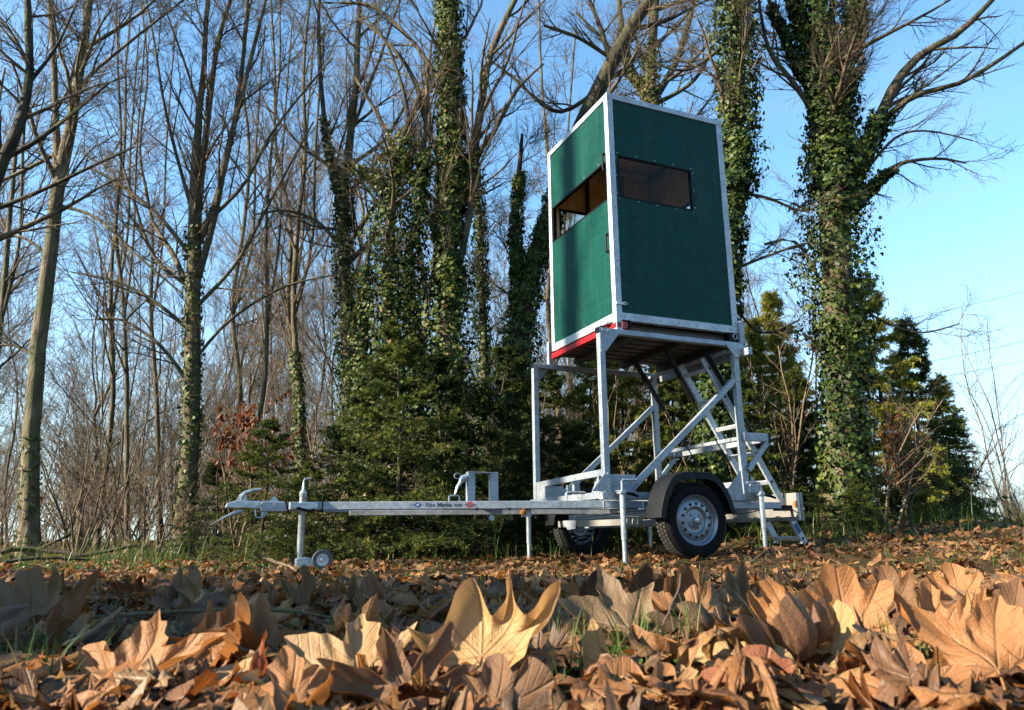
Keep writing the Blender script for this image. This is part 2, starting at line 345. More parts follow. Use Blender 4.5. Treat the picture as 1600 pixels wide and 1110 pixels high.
class MB:
    def __init__(s): s.v = []; s.f = []
    def add(s, vs, fs):
        o = len(s.v); s.v += [tuple(x) for x in vs]; s.f += [tuple(i + o for i in f) for f in fs]; return s
    def box(s, lo, hi, M=None):
        x0, y0, z0 = lo; x1, y1, z1 = hi
        vs = [Vector(p) for p in ((x0, y0, z0), (x1, y0, z0), (x1, y1, z0), (x0, y1, z0), (x0, y0, z1), (x1, y0, z1), (x1, y1, z1), (x0, y1, z1))]
        if M: vs = [M @ p for p in vs]
        return s.add(vs, [(0, 3, 2, 1), (4, 5, 6, 7), (0, 1, 5, 4), (1, 2, 6, 5), (2, 3, 7, 6), (3, 0, 4, 7)])
    def bar(s, p, q, w, h, up=(0, 0, 1)):
        """square bar from p to q; h measured along up, w across"""
        p = Vector(p); q = Vector(q); d = (q - p).normalized(); up = Vector(up)
        side = d.cross(up)
        if side.length < 1e-4: side = d.cross(Vector((1, 0, 0)))
        side.normalize(); u = side.cross(d).normalized()
        vs = []
        for c in (p, q):
            for a, b_ in ((-1, -1), (1, -1), (1, 1), (-1, 1)): vs.append(c + side * (a * w / 2) + u * (b_ * h / 2))
        return s.add(vs, [(0, 1, 2, 3), (7, 6, 5, 4), (0, 4, 5, 1), (1, 5, 6, 2), (2, 6, 7, 3), (3, 7, 4, 0)])
    def tube(s, pts, r, n=10, cap=True):
        pts = [Vector(p) for p in pts]; rs = r if isinstance(r, (list, tuple)) else [r] * len(pts)
        o = len(s.v); ref = None
        for i, p in enumerate(pts):
            d = (pts[min(i + 1, len(pts) - 1)] - pts[max(i - 1, 0)]).normalized()
            if ref is None: ref = Vector((0, 0, 1)) if abs(d.z) < 0.9 else Vector((1, 0, 0))
            a = d.cross(ref).normalized(); b_ = a.cross(d).normalized(); ref = b_
            for k in range(n):
                t = 2 * math.pi * k / n; s.v.append(tuple(p + (a * math.cos(t) + b_ * math.sin(t)) * rs[i]))
        for i in range(len(pts) - 1):
            for k in range(n):
                k2 = (k + 1) % n; s.f.append((o + i * n + k, o + i * n + k2, o + (i + 1) * n + k2, o + (i + 1) * n + k))
        if cap:
            s.f.append(tuple(o + k for k in range(n))[::-1]); s.f.append(tuple(o + (len(pts) - 1) * n + k for k in range(n)))
        return s
    def prism(s, poly, off, M=None):
        """poly: list of 3-D points in a plane; extruded by the vector off"""
        a = [Vector(p) for p in poly]; b_ = [p + Vector(off) for p in a]; k = len(a)
        vs = a + b_
        if M: vs = [M @ p for p in vs]
        return s.add(vs, [tuple(range(k))[::-1], tuple(range(k, 2 * k))] + [(i, (i + 1) % k, k + (i + 1) % k, k + i) for i in range(k)])
    def lathe(s, prof, c, axis, n=40, closed=False):
        """prof: (radius, along) pairs turned about axis through c"""
        ax = Vector(axis).normalized(); a = ax.orthogonal().normalized(); b_ = ax.cross(a); o = len(s.v); c = Vector(c); m = len(prof)
        for r_, h in prof:
            for k in range(n):
                t = 2 * math.pi * k / n; s.v.append(tuple(c + ax * h + (a * math.cos(t) + b_ * math.sin(t)) * r_))
        for i in range(m if closed else m - 1):
            j = (i + 1) % m
            for k in range(n):
                k2 = (k + 1) % n; s.f.append((o + i * n + k, o + i * n + k2, o + j * n + k2, o + j * n + k))
        return s
    def build(s, name, mat, parent=None, bevel=0.0, smooth=False, label=None):
        me = bpy.data.meshes.new(name); me.from_pydata(s.v, [], s.f); me.update()
        bm = bmesh.new(); bm.from_mesh(me); bmesh.ops.recalc_face_normals(bm, faces=bm.faces); bm.to_mesh(me); bm.free()
        me.materials.append(mat)
        o = bpy.data.objects.new(name, me); link(o, parent)
        if smooth:
            me.polygons.foreach_set('use_smooth', [True] * len(me.polygons))
            me.set_sharp_from_angle(angle=R(38))
        if bevel:
            md = o.modifiers.new('bevel', 'BEVEL'); md.width = bevel; md.segments = 2; md.limit_method = 'ANGLE'; md.angle_limit = R(50)
        if label: o['label'] = label
        return o

# ------------------------------------------------------------------ ground
def grid_axis(a, b, first, growth):
    out = [a]; st = first
    while out[-1] < b: out.append(out[-1] + st); st *= growth
    return np.array(out)
ys = np.concatenate([-grid_axis(0, 1500, 0.3, 1.25)[::-1][:-1], np.arange(0, 12, 0.13), grid_axis(12, 1800, 0.18, 1.14)])
xp = np.concatenate([np.arange(0, 8, 0.16), grid_axis(8, 1800, 0.2, 1.16)])
xs = np.concatenate([-xp[::-1][:-1], xp])
X, Y = np.meshgrid(xs, ys)
Z = ground(X, Y)
V = np.stack([X, Y, Z], -1).reshape(-1, 3); nx = len(xs); ny = len(ys)
ii = (np.arange(ny - 1)[:, None] * nx + np.arange(nx - 1)[None, :]).ravel()
Fq = np.stack([ii, ii + 1, ii + nx + 1, ii + nx], -1)
gm_ = bpy.data.materials.new('forest_floor'); n, l, b = nodes_of(gm_)
tcn = n.new('ShaderNodeTexCoord')
t1 = n.new('ShaderNodeTexNoise'); t1.inputs['Scale'].default_value = 14; t1.inputs['Detail'].default_value = 9; t1.inputs['Roughness'].default_value = 0.7; l.new(tcn.outputs['Object'], t1.inputs['Vector'])
t2 = n.new('ShaderNodeTexNoise'); t2.inputs['Scale'].default_value = 0.9; t2.inputs['Detail'].default_value = 5; l.new(tcn.outputs['Object'], t2.inputs['Vector'])
r1 = ramp(n, [(0.32, (0.012, 0.008, 0.005)), (0.5, (0.055, 0.032, 0.016)), (0.66, (0.16, 0.08, 0.032))], 1); l.new(t1.outputs['Fac'], r1.inputs[0])
r2 = ramp(n, [(0.48, (0, 0, 0)), (0.62, (1, 1, 1))], 1); l.new(t2.outputs['Fac'], r2.inputs[0])
mm = n.new('ShaderNodeMix'); mm.data_type = 'RGBA'; mm.inputs[7].default_value = (0.03, 0.04, 0.012, 1)
ml = _math(n, l, 'MULTIPLY', r2.outputs[0], 0.55); l.new(ml, mm.inputs[0]); l.new(r1.outputs[0], mm.inputs[6]); l.new(mm.outputs[2], b.inputs['Base Color'])
bp = n.new('ShaderNodeBump'); bp.inputs['Strength'].default_value = 1; bp.inputs['Distance'].default_value = 0.04; l.new(t1.outputs['Fac'], bp.inputs['Height']); l.new(bp.outputs[0], b.inputs['Normal'])
b.inputs['Roughness'].default_value = 0.95; b.inputs['Specular IOR Level'].default_value = 0.05
o = bpy.data.objects.new('ground', np_mesh('ground', [(V, Fq)], gm_, smooth=True)); link(o); tag(o, 'brown forest floor of soil and old leaves', kind='structure')

# ------------------------------------------------------------------ trailer (local x: towards the rear, y: away from the camera)
tr = empty('scaffold_trailer', (OX, OY, 0), YAW, label='galvanised single axle trailer with tall lifting frame on the leafy ground', cat='trailer')
G = MT['galv']; BV = 0.004
def bar(name, p, q, w, h, up=(0, 0, 1), mat=None, parent=tr, label=None, bevel=BV):
    return MB().bar(p, q, w, h, up).build(name, mat or G, parent, bevel, label=label)
FW = 1.368; FL = 1.50; ZT = 1.925
# posts, near left, far left, near right, far right
PX = [(0.028, 0.028), (0.028, FW - 0.028), (1.43, 0.028), (1.43, FW - 0.028)]
for (x, y), zt in zip(PX, (ZT - 0.045, ZT - 0.075, ZT - 0.045, ZT - 0.075)):
    bar('post', (x, y, 0.555), (x, y, zt), 0.054, 0.054, (1, 0, 0))
bar('top_rail', (0.0, 0.028, ZT - 0.022), (FL + 0.03, 0.028, ZT - 0.022), 0.056, 0.045)
bar('top_rail', (0.0, FW - 0.028, ZT - 0.052), (FL + 0.05, FW - 0.028, ZT - 0.052), 0.056, 0.045)
for x, y, z in ((0.0, 0.028, ZT - 0.022), (0.0, FW - 0.028, ZT - 0.052)):
    MB().box((x - 0.006, y - 0.029, z - 0.024), (x, y + 0.029, z + 0.024)).build('end_cap', MT['black'], tr)
bar('cross_rail', (1.515, -0.09, 1.83), (1.515, FW + 0.09, 1.84), 0.05, 0.07)
bar('cross_rail', (1.36, 0.056, 1.84), (1.36, FW - 0.056, 1.84), 0.03, 0.03)
# gusset plates
def plate(name, poly, off, mat=None, parent=tr, label=None, bevel=0.0):
    return MB().prism(poly, off).build(name, mat or G, parent, bevel, label=label)
for y0 in (-0.004, FW - 0.002):
    zz = ZT - 0.045 if y0 < 1 else ZT - 0.075
    plate('gusset_plate', [(0.01, y0, zz), (0.19, y0, zz), (0.06, y0, zz - 0.16), (0.01, y0, zz - 0.17)], (0, 0.005, 0))
    plate('gusset_plate', [(1.31, y0 - 0.004, zz + 0.02), (1.54, y0 - 0.004, zz + 0.02), (1.455, y0 - 0.004, zz - 0.10), (1.41, y0 - 0.004, zz - 0.10)], (0, 0.006, 0))
# upright stubs that hold the cabin
bar('guide_stub', (1.525, 0.02, ZT), (1.525, 0.02, ZT + 0.20), 0.035, 0.05, (1, 0, 0))
bar('guide_stub', (0.20, FW - 0.03, ZT - 0.03), (0.20, FW - 0.03, ZT + 0.21), 0.045, 0.05, (1, 0, 0))
# diagonal braces and low rails
bar('diagonal_brace', (1.405, 0.028, 1.575), (0.20, 0.028, 0.53), 0.045, 0.05)
bar('diagonal_brace', (1.405, FW - 0.028, 1.53), (0.20, FW - 0.028, 0.51), 0.045, 0.05)
bar('cross_rail', (0.028, 0.056, 0.715), (0.028, FW - 0.056, 0.69), 0.04, 0.055)
bar('cross_rail', (1.39, 0.056, 0.64), (1.39, FW - 0.056, 0.64), 0.04, 0.05)
# middle step platform at the rear
bar('step_rail', (1.452, 0.0, 1.05), (1.452, FW + 0.03, 1.045), 0.035, 0.035, label='upper inner rail of the rear step')
bar('step_rail', (1.68, -0.02, 1.04), (1.68, FW + 0.03, 1.035), 0.045, 0.05, label='outer rail of the rear step')
for y in (-0.012, FW + 0.012):
    bar('step_arm', (1.425, y, 1.055), (1.70, y, 1.055), 0.03, 0.075)
    bar('step_brace', (1.69, y, 1.015), (1.45, y, 0.76), 0.03, 0.045)
    MB().box((1.70, y - 0.025, 1.005), (1.712, y + 0.025, 1.10)).build('end_cap', MT['black'], tr)
bar('step_clamp', (1.68, 0.70, 1.04), (1.68, 0.80, 1.04), 0.055, 0.062, mat=MT['bright'])
for x in (0.03, 0.09, 1.36, 1.42, 1.48):
    for z in (ZT - 0.022,):
        MB().lathe([(0.010, 0), (0.010, 0.006), (0.006, 0.009), (0, 0.009)], (x, -0.0003, z), (0, -1, 0), 6).build('bolt', MT['bright'], tr)
for x, z in ((0.028, 0.60), (0.028, 0.70), (1.43, 0.60), (1.43, 1.56), (1.405, 1.54), (0.25, 0.56)):
    MB().lathe([(0.010, 0), (0.010, 0.006), (0.006, 0.009), (0, 0.009)], (x, 0.0007, z), (0, -1, 0), 6).build('bolt', MT['bright'], tr)
# lower chassis
bar('chassis_rail', (-0.02, 0.03, 0.458), (1.80, 0.03, 0.458), 0.05, 0.058)
bar('chassis_rail', (-0.02, FW - 0.03, 0.458), (1.98, FW - 0.03, 0.458), 0.05, 0.058)
bar('sub_frame_rail', (-0.03, 0.02, 0.525), (1.52, 0.02, 0.525), 0.06, 0.06)
bar('sub_frame_rail', (-0.03, FW - 0.02, 0.525), (1.52, FW - 0.02, 0.525), 0.06, 0.06)
for x in (0.0, 0.75, 1.47):
    bar('cross_beam', (x, 0.056, 0.53), (x, FW - 0.056, 0.53), 0.06, 0.055)
for x in (0.30, 1.05, 1.75):
    bar('cross_beam', (x, 0.056, 0.455), (x, FW - 0.056, 0.455), 0.05, 0.05)
# V drawbar
A0 = Vector((-2.205, 0.640, 0.458)); A1 = Vector((0.0, 0.03, 0.458))
B0 = Vector((-2.205, 0.728, 0.445)); B1 = Vector((0.0, FW - 0.03, 0.445))
arm = bar('drawbar_arm', A0, A1 + (A1 - A0) * 0.02, 0.05, 0.06, label='near arm of the drawbar with printed lettering')
bar('drawbar_arm', B0, B1, 0.05, 0.06)
# shallow lower channel below the near arm
bar('drawbar_channel', A0 + Vector((0.3, 0.02, -0.052)), A1 + Vector((0.25, 0.06, -0.052)), 0.03, 0.040)
bar('hitch_tube', (-2.56, 0.684, 0.452), (-2.13, 0.684, 0.452), 0.07, 0.07)
# coupling head
cp = MB()
cp.prism([(-2.80, 0.66, 0.475), (-2.74, 0.66, 0.496), (-2.56, 0.66, 0.494), (-2.40, 0.66, 0.492), (-2.40, 0.66, 0.436), (-2.60, 0.66, 0.436), (-2.70, 0.66, 0.440), (-2.81, 0.66, 0.442)], (0, 0.055, 0))
cpo = cp.build('coupling_head', MT['bright'], tr, 0.008)
MB().tube([(-2.71, 0.687, 0.49), (-2.70, 0.687, 0.525), (-2.672, 0.687, 0.552), (-2.62, 0.687, 0.573), (-2.565, 0.687, 0.578)], [0.018, 0.020, 0.018, 0.015, 0.013], 8).build('coupling_handle', MT['bright'], cpo, smooth=True)
MB().prism([(-2.735, 0.672, 0.49), (-2.655, 0.672, 0.49), (-2.672, 0.672, 0.545), (-2.715, 0.672, 0.535)], (0, 0.03, 0)).build('handle_bracket', MT['bright'], cpo, 0.003)
MB().prism([(-2.50, 0.67, 0.49), (-2.43, 0.67, 0.49), (-2.46, 0.67, 0.525), (-2.475, 0.67, 0.528)], (0, 0.03, 0)).build('latch_tab', MT['bright'], cpo, 0.003)
for dx in (-2.66, -2.58, -2.47): MB().lathe([(0.0, -0.010), (0.012, -0.010), (0.012, 0.004), (0, 0.004)], (dx, 0.656, 0.468), (0, 1, 0), 8).build('bolt', MT['bright'], cpo)
MB().tube([(-2.60, 0.66, 0.43), (-2.60, 0.66, 0.39), (-2.585, 0.66, 0.372), (-2.555, 0.66, 0.372), (-2.545, 0.66, 0.40), (-2.52, 0.66, 0.43)], 0.006, 6).build('safety_hook', MT['bright'], tr, smooth=True)
MB().prism([(-2.56, 0.66, 0.43), (-2.50, 0.66, 0.43), (-2.53, 0.66, 0.375), (-2.55, 0.66, 0.372)], (0, 0.02, 0)).build('hook_plate', MT['galv'], tr)
for x0 in (-2.385, -2.285):
    MB().tube([(x0, 0.645, 0.492), (x0 + 0.022, 0.643, 0.41), (x0 + 0.022, 0.726, 0.41), (x0, 0.724, 0.492), (x0, 0.645, 0.492)], 0.007, 6).build('strap_band', MT['black'], tr, smooth=True)
MB().tube([(-2.69, 0.66, 0.42), (-2.74, 0.64, 0.405), (-2.80, 0.62, 0.38), (-2.86, 0.61, 0.345), (-2.90, 0.60, 0.32)], [0.012, 0.016, 0.009, 0.005, 0.003], 6).build('breakaway_cable', MT['galv'], tr, smooth=True)
bar('band', (-2.128, 0.645, 0.452), (-2.112, 0.645, 0.452), 0.11, 0.08, mat=MT['black'], bevel=0)
# jockey wheel
jx, jy = -2.268, 0.60
MB().tube([(jx, jy, 0.03), (jx, jy, 0.13)], 0.018, 12).build('inner_tube', MT['bright'], tr, smooth=True)
MB().lathe([(0.0, 0), (0.024, 0), (0.026, 0.02), (0.026, 0.42), (0.029, 0.425), (0.029, 0.455), (0.012, 0.475), (0.008, 0.53), (0, 0.53)], (jx, jy, 0.10), (0, 0, 1), 16).build('jockey_tube', MT['bright'], tr, smooth=True)
MB().tube([(jx, jy, 0.60), (jx, jy, 0.645), (jx + 0.008, jy, 0.658), (jx + 0.055, jy, 0.662)], 0.006, 8).build('crank_handle', MT['bright'], tr, smooth=True)
cl = MB().box((jx - 0.10, jy - 0.034, 0.425), (jx + 0.11, jy + 0.02, 0.485)).build('jockey_clamp', MT['bright'], tr, 0.01)
MB().tube([(jx - 0.05, jy - 0.06, 0.44), (jx + 0.04, jy - 0.06, 0.415), (jx + 0.08, jy - 0.06, 0.43)], 0.010, 8).build('clamp_lever', MT['black'], cl, smooth=True)
MB().prism([(jx - 0.03, jy - 0.03, 0.075), (jx + 0.04, jy - 0.03, 0.085), (jx + 0.18, jy - 0.03, 0.055), (jx + 0.18, jy - 0.03, 0.025), (jx - 0.03, jy - 0.03, 0.0)], (0, 0.06, 0)).build('wheel_fork', MT['bright'], tr, 0.005)
jw = MB().lathe([(0.045, -0.02), (0.072, -0.022), (0.079, -0.01), (0.079, 0.01), (0.072, 0.022), (0.045, 0.02)], (jx + 0.16, jy - 0.015, 0.062), (0, 1, 0), 28, True).build('jockey_wheel', MT['rubber'], tr, smooth=True)
MB().lathe([(0.0, -0.03), (0.014, -0.03), (0.018, -0.018), (0.05, -0.020), (0.05, 0.018), (0.0, 0.018)], (jx + 0.16, jy - 0.015, 0.062), (0, 1, 0), 28).build('rim', MT['bright'], jw, smooth=True)

# drawbar fittings
def on_arm(x): return A0.y + (A1.y - A0.y) * (x - A0.x) / (A1.x - A0.x)
ad = (A1 - A0).normalized(); an = Vector((ad.y, -ad.x, 0)).normalized()   # outward normal of the near arm's face
if an.y > 0: an = -an
ub = MB()
ux0, ux1, uy, uz = -1.035, -0.775, 0.36, 0.49
for a, b_ in ((ux0, ux0 + 0.062), (ux1 - 0.062, ux1)):
    MB().box((a, uy, uz), (b_, uy + 0.055, uz + 0.222)).build('winch_bracket_upright', G, tr, 0.003)
MB().box((ux0, uy, uz + 0.2225), (ux1, uy + 0.055, uz + 0.232)).build('winch_bracket_top', G, tr, 0.002)
MB().tube([(ux0 - 0.01, uy + 0.02, 0.675), (ux0 - 0.04, uy + 0.02, 0.665), (ux0 - 0.055, uy + 0.02, 0.64)], [0.03, 0.026, 0.02], 10).build('rope_clamp', MT['bright'], tr, smooth=True)
MB().tube([(ux0 - 0.05, uy + 0.02, 0.645), (ux0 - 0.085, uy + 0.01, 0.60), (ux0 - 0.105, uy + 0.01, 0.545)], [0.018, 0.012, 0.006], 8).build('clamp_lever', MT['bright'], tr, smooth=True)
ring = [(ux0 - 0.09 + 0.026 * math.cos(t), uy, 0.685 + 0.022 * math.sin(t)) for t in np.linspace(0, 2 * math.pi, 15)]
MB().tube(ring, 0.004, 6, False).build('pull_ring', MT['bright'], tr, smooth=True)
MB().tube([(-1.19, 0.37, 0.49), (-1.19, 0.37, 0.525), (-1.18, 0.37, 0.533), (-1.115, 0.37, 0.533), (-1.105, 0.37, 0.525), (-1.105, 0.37, 0.49)], 0.006, 6).build('tie_down_loop', MT['bright'], tr, smooth=True)
MB().tube([(-0.30, 0.10, 0.49), (-0.30, 0.10, 0.545), (-0.29, 0.10, 0.552), (-0.13, 0.10, 0.552)], 0.012, 4).build('hook_bar', MT['galv'], tr)
MB().lathe([(0, -0.012), (0.022, -0.012), (0.022, 0.012), (0, 0.012)], (-0.86, 0.30, 0.36), (0.2, 1, 0), 16).build('cable_roller', MT['galv'], tr, smooth=True)
# cables along the arm
MB().tube([(-1.25, on_arm(-1.25) - 0.034, 0.425), (-0.9, on_arm(-0.9) - 0.034, 0.422), (-0.5, on_arm(-0.5) - 0.034, 0.424), (0.0, on_arm(0) - 0.03, 0.42), (0.3, 0.0, 0.425)], 0.004, 5).build('wiring_cable', MT['cable'], tr, smooth=True)
MB().tube([(-0.25, 0.06, 0.35), (0.0, 0.0, 0.375), (0.2, -0.01, 0.40), (0.45, -0.01, 0.415), (0.7, -0.01, 0.42)], 0.004, 5).build('wiring_cable', MT['cable'], tr, smooth=True)
MB().tube([(1.0, -0.012, 0.40), (1.3, -0.012, 0.385), (1.45, -0.012, 0.40), (1.6, -0.012, 0.43), (1.9, -0.012, 0.425), (1.97, -0.012, 0.39)], 0.005, 5).build('wiring_cable', MT['cable'], tr, smooth=True)
for x in (-1.0, -0.75):
    MB().box((x, on_arm(x) - 0.037, 0.415), (x + 0.012, on_arm(x) - 0.027, 0.437)).build('cable_clip', MT['black'], tr)
# marker lamp on the near arm
mk = MB().lathe([(0.0, 0.014), (0.016, 0.013), (0.026, 0.008), (0.028, 0.0), (0.0, 0.0)], (-0.64, on_arm(-0.64) - 0.026, 0.402), an, 20).build('marker_light', MT['orange'], tr, smooth=True)
MB().box((-0.645, on_arm(-0.645) + 0.0, 0.365), (-0.56, on_arm(-0.56) + 0.02, 0.43)).build('lamp_bracket', G, tr)
# lettering and emblems on the near arm
ang = math.atan2(ad.y, ad.x)
def arm_local(x, z, out=0.0265):
    p = A0 + ad * ((x - A0.x) / ad.x); return Vector((p.x, p.y, z)) + an * out
def text(s, x, z, size, mat, name='lettering', bold=0.0):
    c = bpy.data.curves.new(name, 'FONT'); c.body = s; c.size = size; c.offset = bold; c.resolution_u = 3
    to = bpy.data.objects.new(name, c); COL.objects.link(to); to.data.materials.append(mat)
    dg = bpy.context.evaluated_depsgraph_get(); me = bpy.data.meshes.new_from_object(to.evaluated_get(dg)); bpy.data.objects.remove(to)
    q = bpy.data.objects.new(name, me); link(q, tr); q.location = arm_local(x, z); q.rotation_euler = (R(90), 0, ang); return q
text('Eine', -1.368, 0.447, 0.043, MT['ink'], bold=0.0006)
text('Marke', -1.283, 0.447, 0.043, MT['ink'], bold=0.0012)
text('von', -1.158, 0.447, 0.043, MT['ink'], bold=0.0006)
def decal(name, poly, mat, x, z, out=0.0268, label=None):
    q = MB(); q.add([arm_local(x + a, z + c, out) for a, c in poly], [tuple(range(len(poly)))]); return q.build(name, mat, tr, label=label)
decal('printed_emblem', [(-0.052, 0), (-0.018, 0.004), (0.018, 0.004), (0.052, 0), (0.018, -0.004), (-0.018, -0.004)], MT['blue'], -1.427, 0.461, 0.0262, label='thin blue wing line of the emblem')
decal('printed_emblem', [(0.021 * math.cos(t), 0.019 * math.sin(t)) for t in np.linspace(0, 2 * math.pi, 17)[:-1]], MT['blue'], -1.427, 0.461, 0.0266, label='blue round emblem')
decal('printed_emblem', [(-0.008, -0.009), (0.010, -0.003), (0.004, 0.010), (-0.004, 0.004)], MT['white'], -1.427, 0.461, 0.0272, label='white fleck in the blue emblem')
decal('printed_emblem', [(-0.048, 0), (-0.006, 0.021), (0.006, 0.021), (0.048, 0), (0.006, -0.021), (-0.006, -0.021)], MT['redprint'], -1.037, 0.461, 0.0264, label='red diamond emblem')
decal('printed_emblem', [(-0.044, -0.0055), (0.044, -0.0055), (0.044, 0.0055), (-0.044, 0.0055)], MT['galv'], -1.037, 0.461, 0.0270, label='pale band across the red diamond')
decal('printed_emblem', [(-0.040, -0.003), (0.040, -0.003), (0.040, 0.003), (-0.040, 0.003)], MT['ink'], -1.037, 0.461, 0.0275, label='dark writing line on the red diamond')

# equipment box and brackets around the near left post
MB().box((0.07, 0.05, 0.555), (0.325, 0.30, 0.70)).build('battery_box', G, tr, 0.004)
MB().box((0.326, 0.06, 0.56), (0.345, 0.10, 0.72)).build('box_latch', MT['black'], tr)
MB().prism([(-0.02, 0.062, 0.56), (-0.02, 0.19, 0.56), (-0.02, 0.062, 0.70)], (0.006, 0, 0)).build('base_gusset', G, tr)
MB().box((-0.03, 0.02, 0.5552), (0.15, 0.16, 0.563)).build('base_plate', G, tr)
MB().prism([(0.0, -0.003, 0.56), (-0.12, -0.003, 0.56), (0.0, -0.003, 0.70)], (0, 0.005, 0)).build('base_gusset', G, tr)
MB().box((0.0, FW - 0.26, 0.555), (0.20, FW - 0.07, 0.67)).build('equipment_box', G, tr, 0.003)
MB().box((0.22, FW - 0.30, 0.555), (0.25, FW - 0.27, 0.68)).build('support_tab', G, tr, 0.002)
MB().box((0.05, 0.62, 0.555), (0.11, 0.66, 0.66)).build('support_tab', G, tr, 0.002)
MB().prism([(1.38, -0.004, 0.556), (1.20, -0.004, 0.556), (1.22, -0.004, 0.60), (1.37, -0.004, 0.76)], (0, 0.005, 0)).build('base_gusset', G, tr)
MB().prism([(1.47, -0.004, 0.556), (1.62, -0.004, 0.556), (1.60, -0.004, 0.59), (1.475, -0.004, 0.72)], (0, 0.005, 0)).build('base_gusset', G, tr)
MB().box((1.40, -0.018, 0.50), (1.52, -0.012, 0.575)).build('base_plate', MT['board'], tr, 0.002)
MB().lathe([(0, 0), (0.018, 0), (0.018, 0.02), (0, 0.02)], (1.46, 0.0, 0.785), (0, -1, 0), 12).build('bolt', MT['black'], tr)
for x in (0.34, 0.56):
    MB().tube([(x, -0.012, 0.49), (x, -0.012, 0.41)], 0.006, 6).build('u_bolt', MT['bright'], tr)
# axle beam, spring plates
bar('axle_beam', (0.62, -0.16, 0.315), (0.62, FW + 0.16, 0.315), 0.06, 0.06)
bar('reinforcing_beam', (0.30, -0.02, 0.325), (0.30, FW + 0.03, 0.325), 0.05, 0.06, mat=MT['board'])
bar('reinforcing_beam', (0.46, -0.02, 0.385), (0.30, FW - 0.2, 0.385), 0.06, 0.05)
MB().box((0.272, 0.155, 0.318), (0.2745, 0.215, 0.345)).build('reflector', MT['redlens'], tr)
MB().prism([(0.26, FW - 0.10, 0.36), (0.26, FW - 0.38, 0.36), (0.26, FW - 0.36, 0.28), (0.26, FW - 0.20, 0.27)], (0.006, 0, 0)).build('hanger_plate', G, tr)
bar('lengthwise_strut', (-0.10, 0.18, 0.40), (0.46, -0.035, 0.41), 0.02, 0.035)
# wheels
def wheel(cx, cy_, cz, out):
    ax = (0, out, 0); RR = 0.292; w = 0.08
    w0 = bpy.data.objects.new('wheel', None); w0.empty_display_size = 0.1; link(w0, tr)
    prof = [(0.195, -w + 0.008), (0.235, -w - 0.006), (0.268, -w), (0.287, -w + 0.018), (RR, -w + 0.04), (RR + 0.001, 0), (RR, w - 0.04), (0.287, w - 0.018), (0.268, w), (0.262, w + 0.002), (0.235, w + 0.006), (0.222, w + 0.004), (0.205, w + 0.002), (0.195, w - 0.008)]
    MB().lathe(prof, (cx, cy_, cz), ax, 64, True).build('tyre', MT['tyre'], w0, smooth=True)
    t = MB()
    for k in range(56):
        for row, hh in ((-1, -0.042), (0, 0.0), (1, 0.042)):
            a = 2 * math.pi * (k + 0.5 * (row & 1)) / 56
            M = Matrix.Translation((cx, cy_, cz)) @ Matrix.Rotation(a, 4, 'Y')
            t.box((-0.011, hh - 0.016, RR - 0.004), (0.011, hh + 0.016, RR + 0.006), M)
    t.build('tread', MT['tread'], w0)
    rim = [(0.19, -0.07), (0.196, 0.045), (0.199, w - 0.006), (0.194, w + 0.001), (0.186, w - 0.004), (0.178, 0.058), (0.172, 0.046), (0.166, 0.044), (0.150, 0.052), (0.128, 0.060), (0.108, 0.060), (0.098, 0.050), (0.094, 0.038), (0.078, 0.034), (0.058, 0.040), (0.040, 0.048), (0.030, 0.050), (0.0, 0.050)]
    MB().lathe(rim, (cx, cy_, cz), ax, 64).build('rim', MT['rim'], w0, smooth=True)
    hb = MB().lathe([(0.027, 0.046), (0.027, 0.062), (0.020, 0.072), (0, 0.075)], (cx, cy_, cz), ax, 20).build('hub_cap', MT['bright'], w0, smooth=True)
    for k in range(14):
        a = 2 * math.pi * k / 14 + 0.15; c = Vector((cx + 0.128 * math.cos(a), cy_, cz + 0.128 * math.sin(a)))
        hl = MB().lathe([(0.0, 0.0), (0.0125, 0.0), (0.0125, 0.0618), (0.0095, 0.0618), (0.0095, 0.0604), (0, 0.0604)], c, ax, 12); hl.build('vent_hole', MT['hole'], w0)
    for k in range(4):
        a = 2 * math.pi * k / 4 + 0.6; c = Vector((cx + 0.056 * math.cos(a), cy_, cz + 0.056 * math.sin(a)))
        MB().lathe([(0.011, 0.036), (0.011, 0.052), (0.007, 0.057), (0, 0.057)], c, ax, 6).build('wheel_bolt', MT['bright'], w0)
wheel(0.622, -0.265, 0.325, -1)
wheel(0.622, FW + 0.18, 0.300, 1)
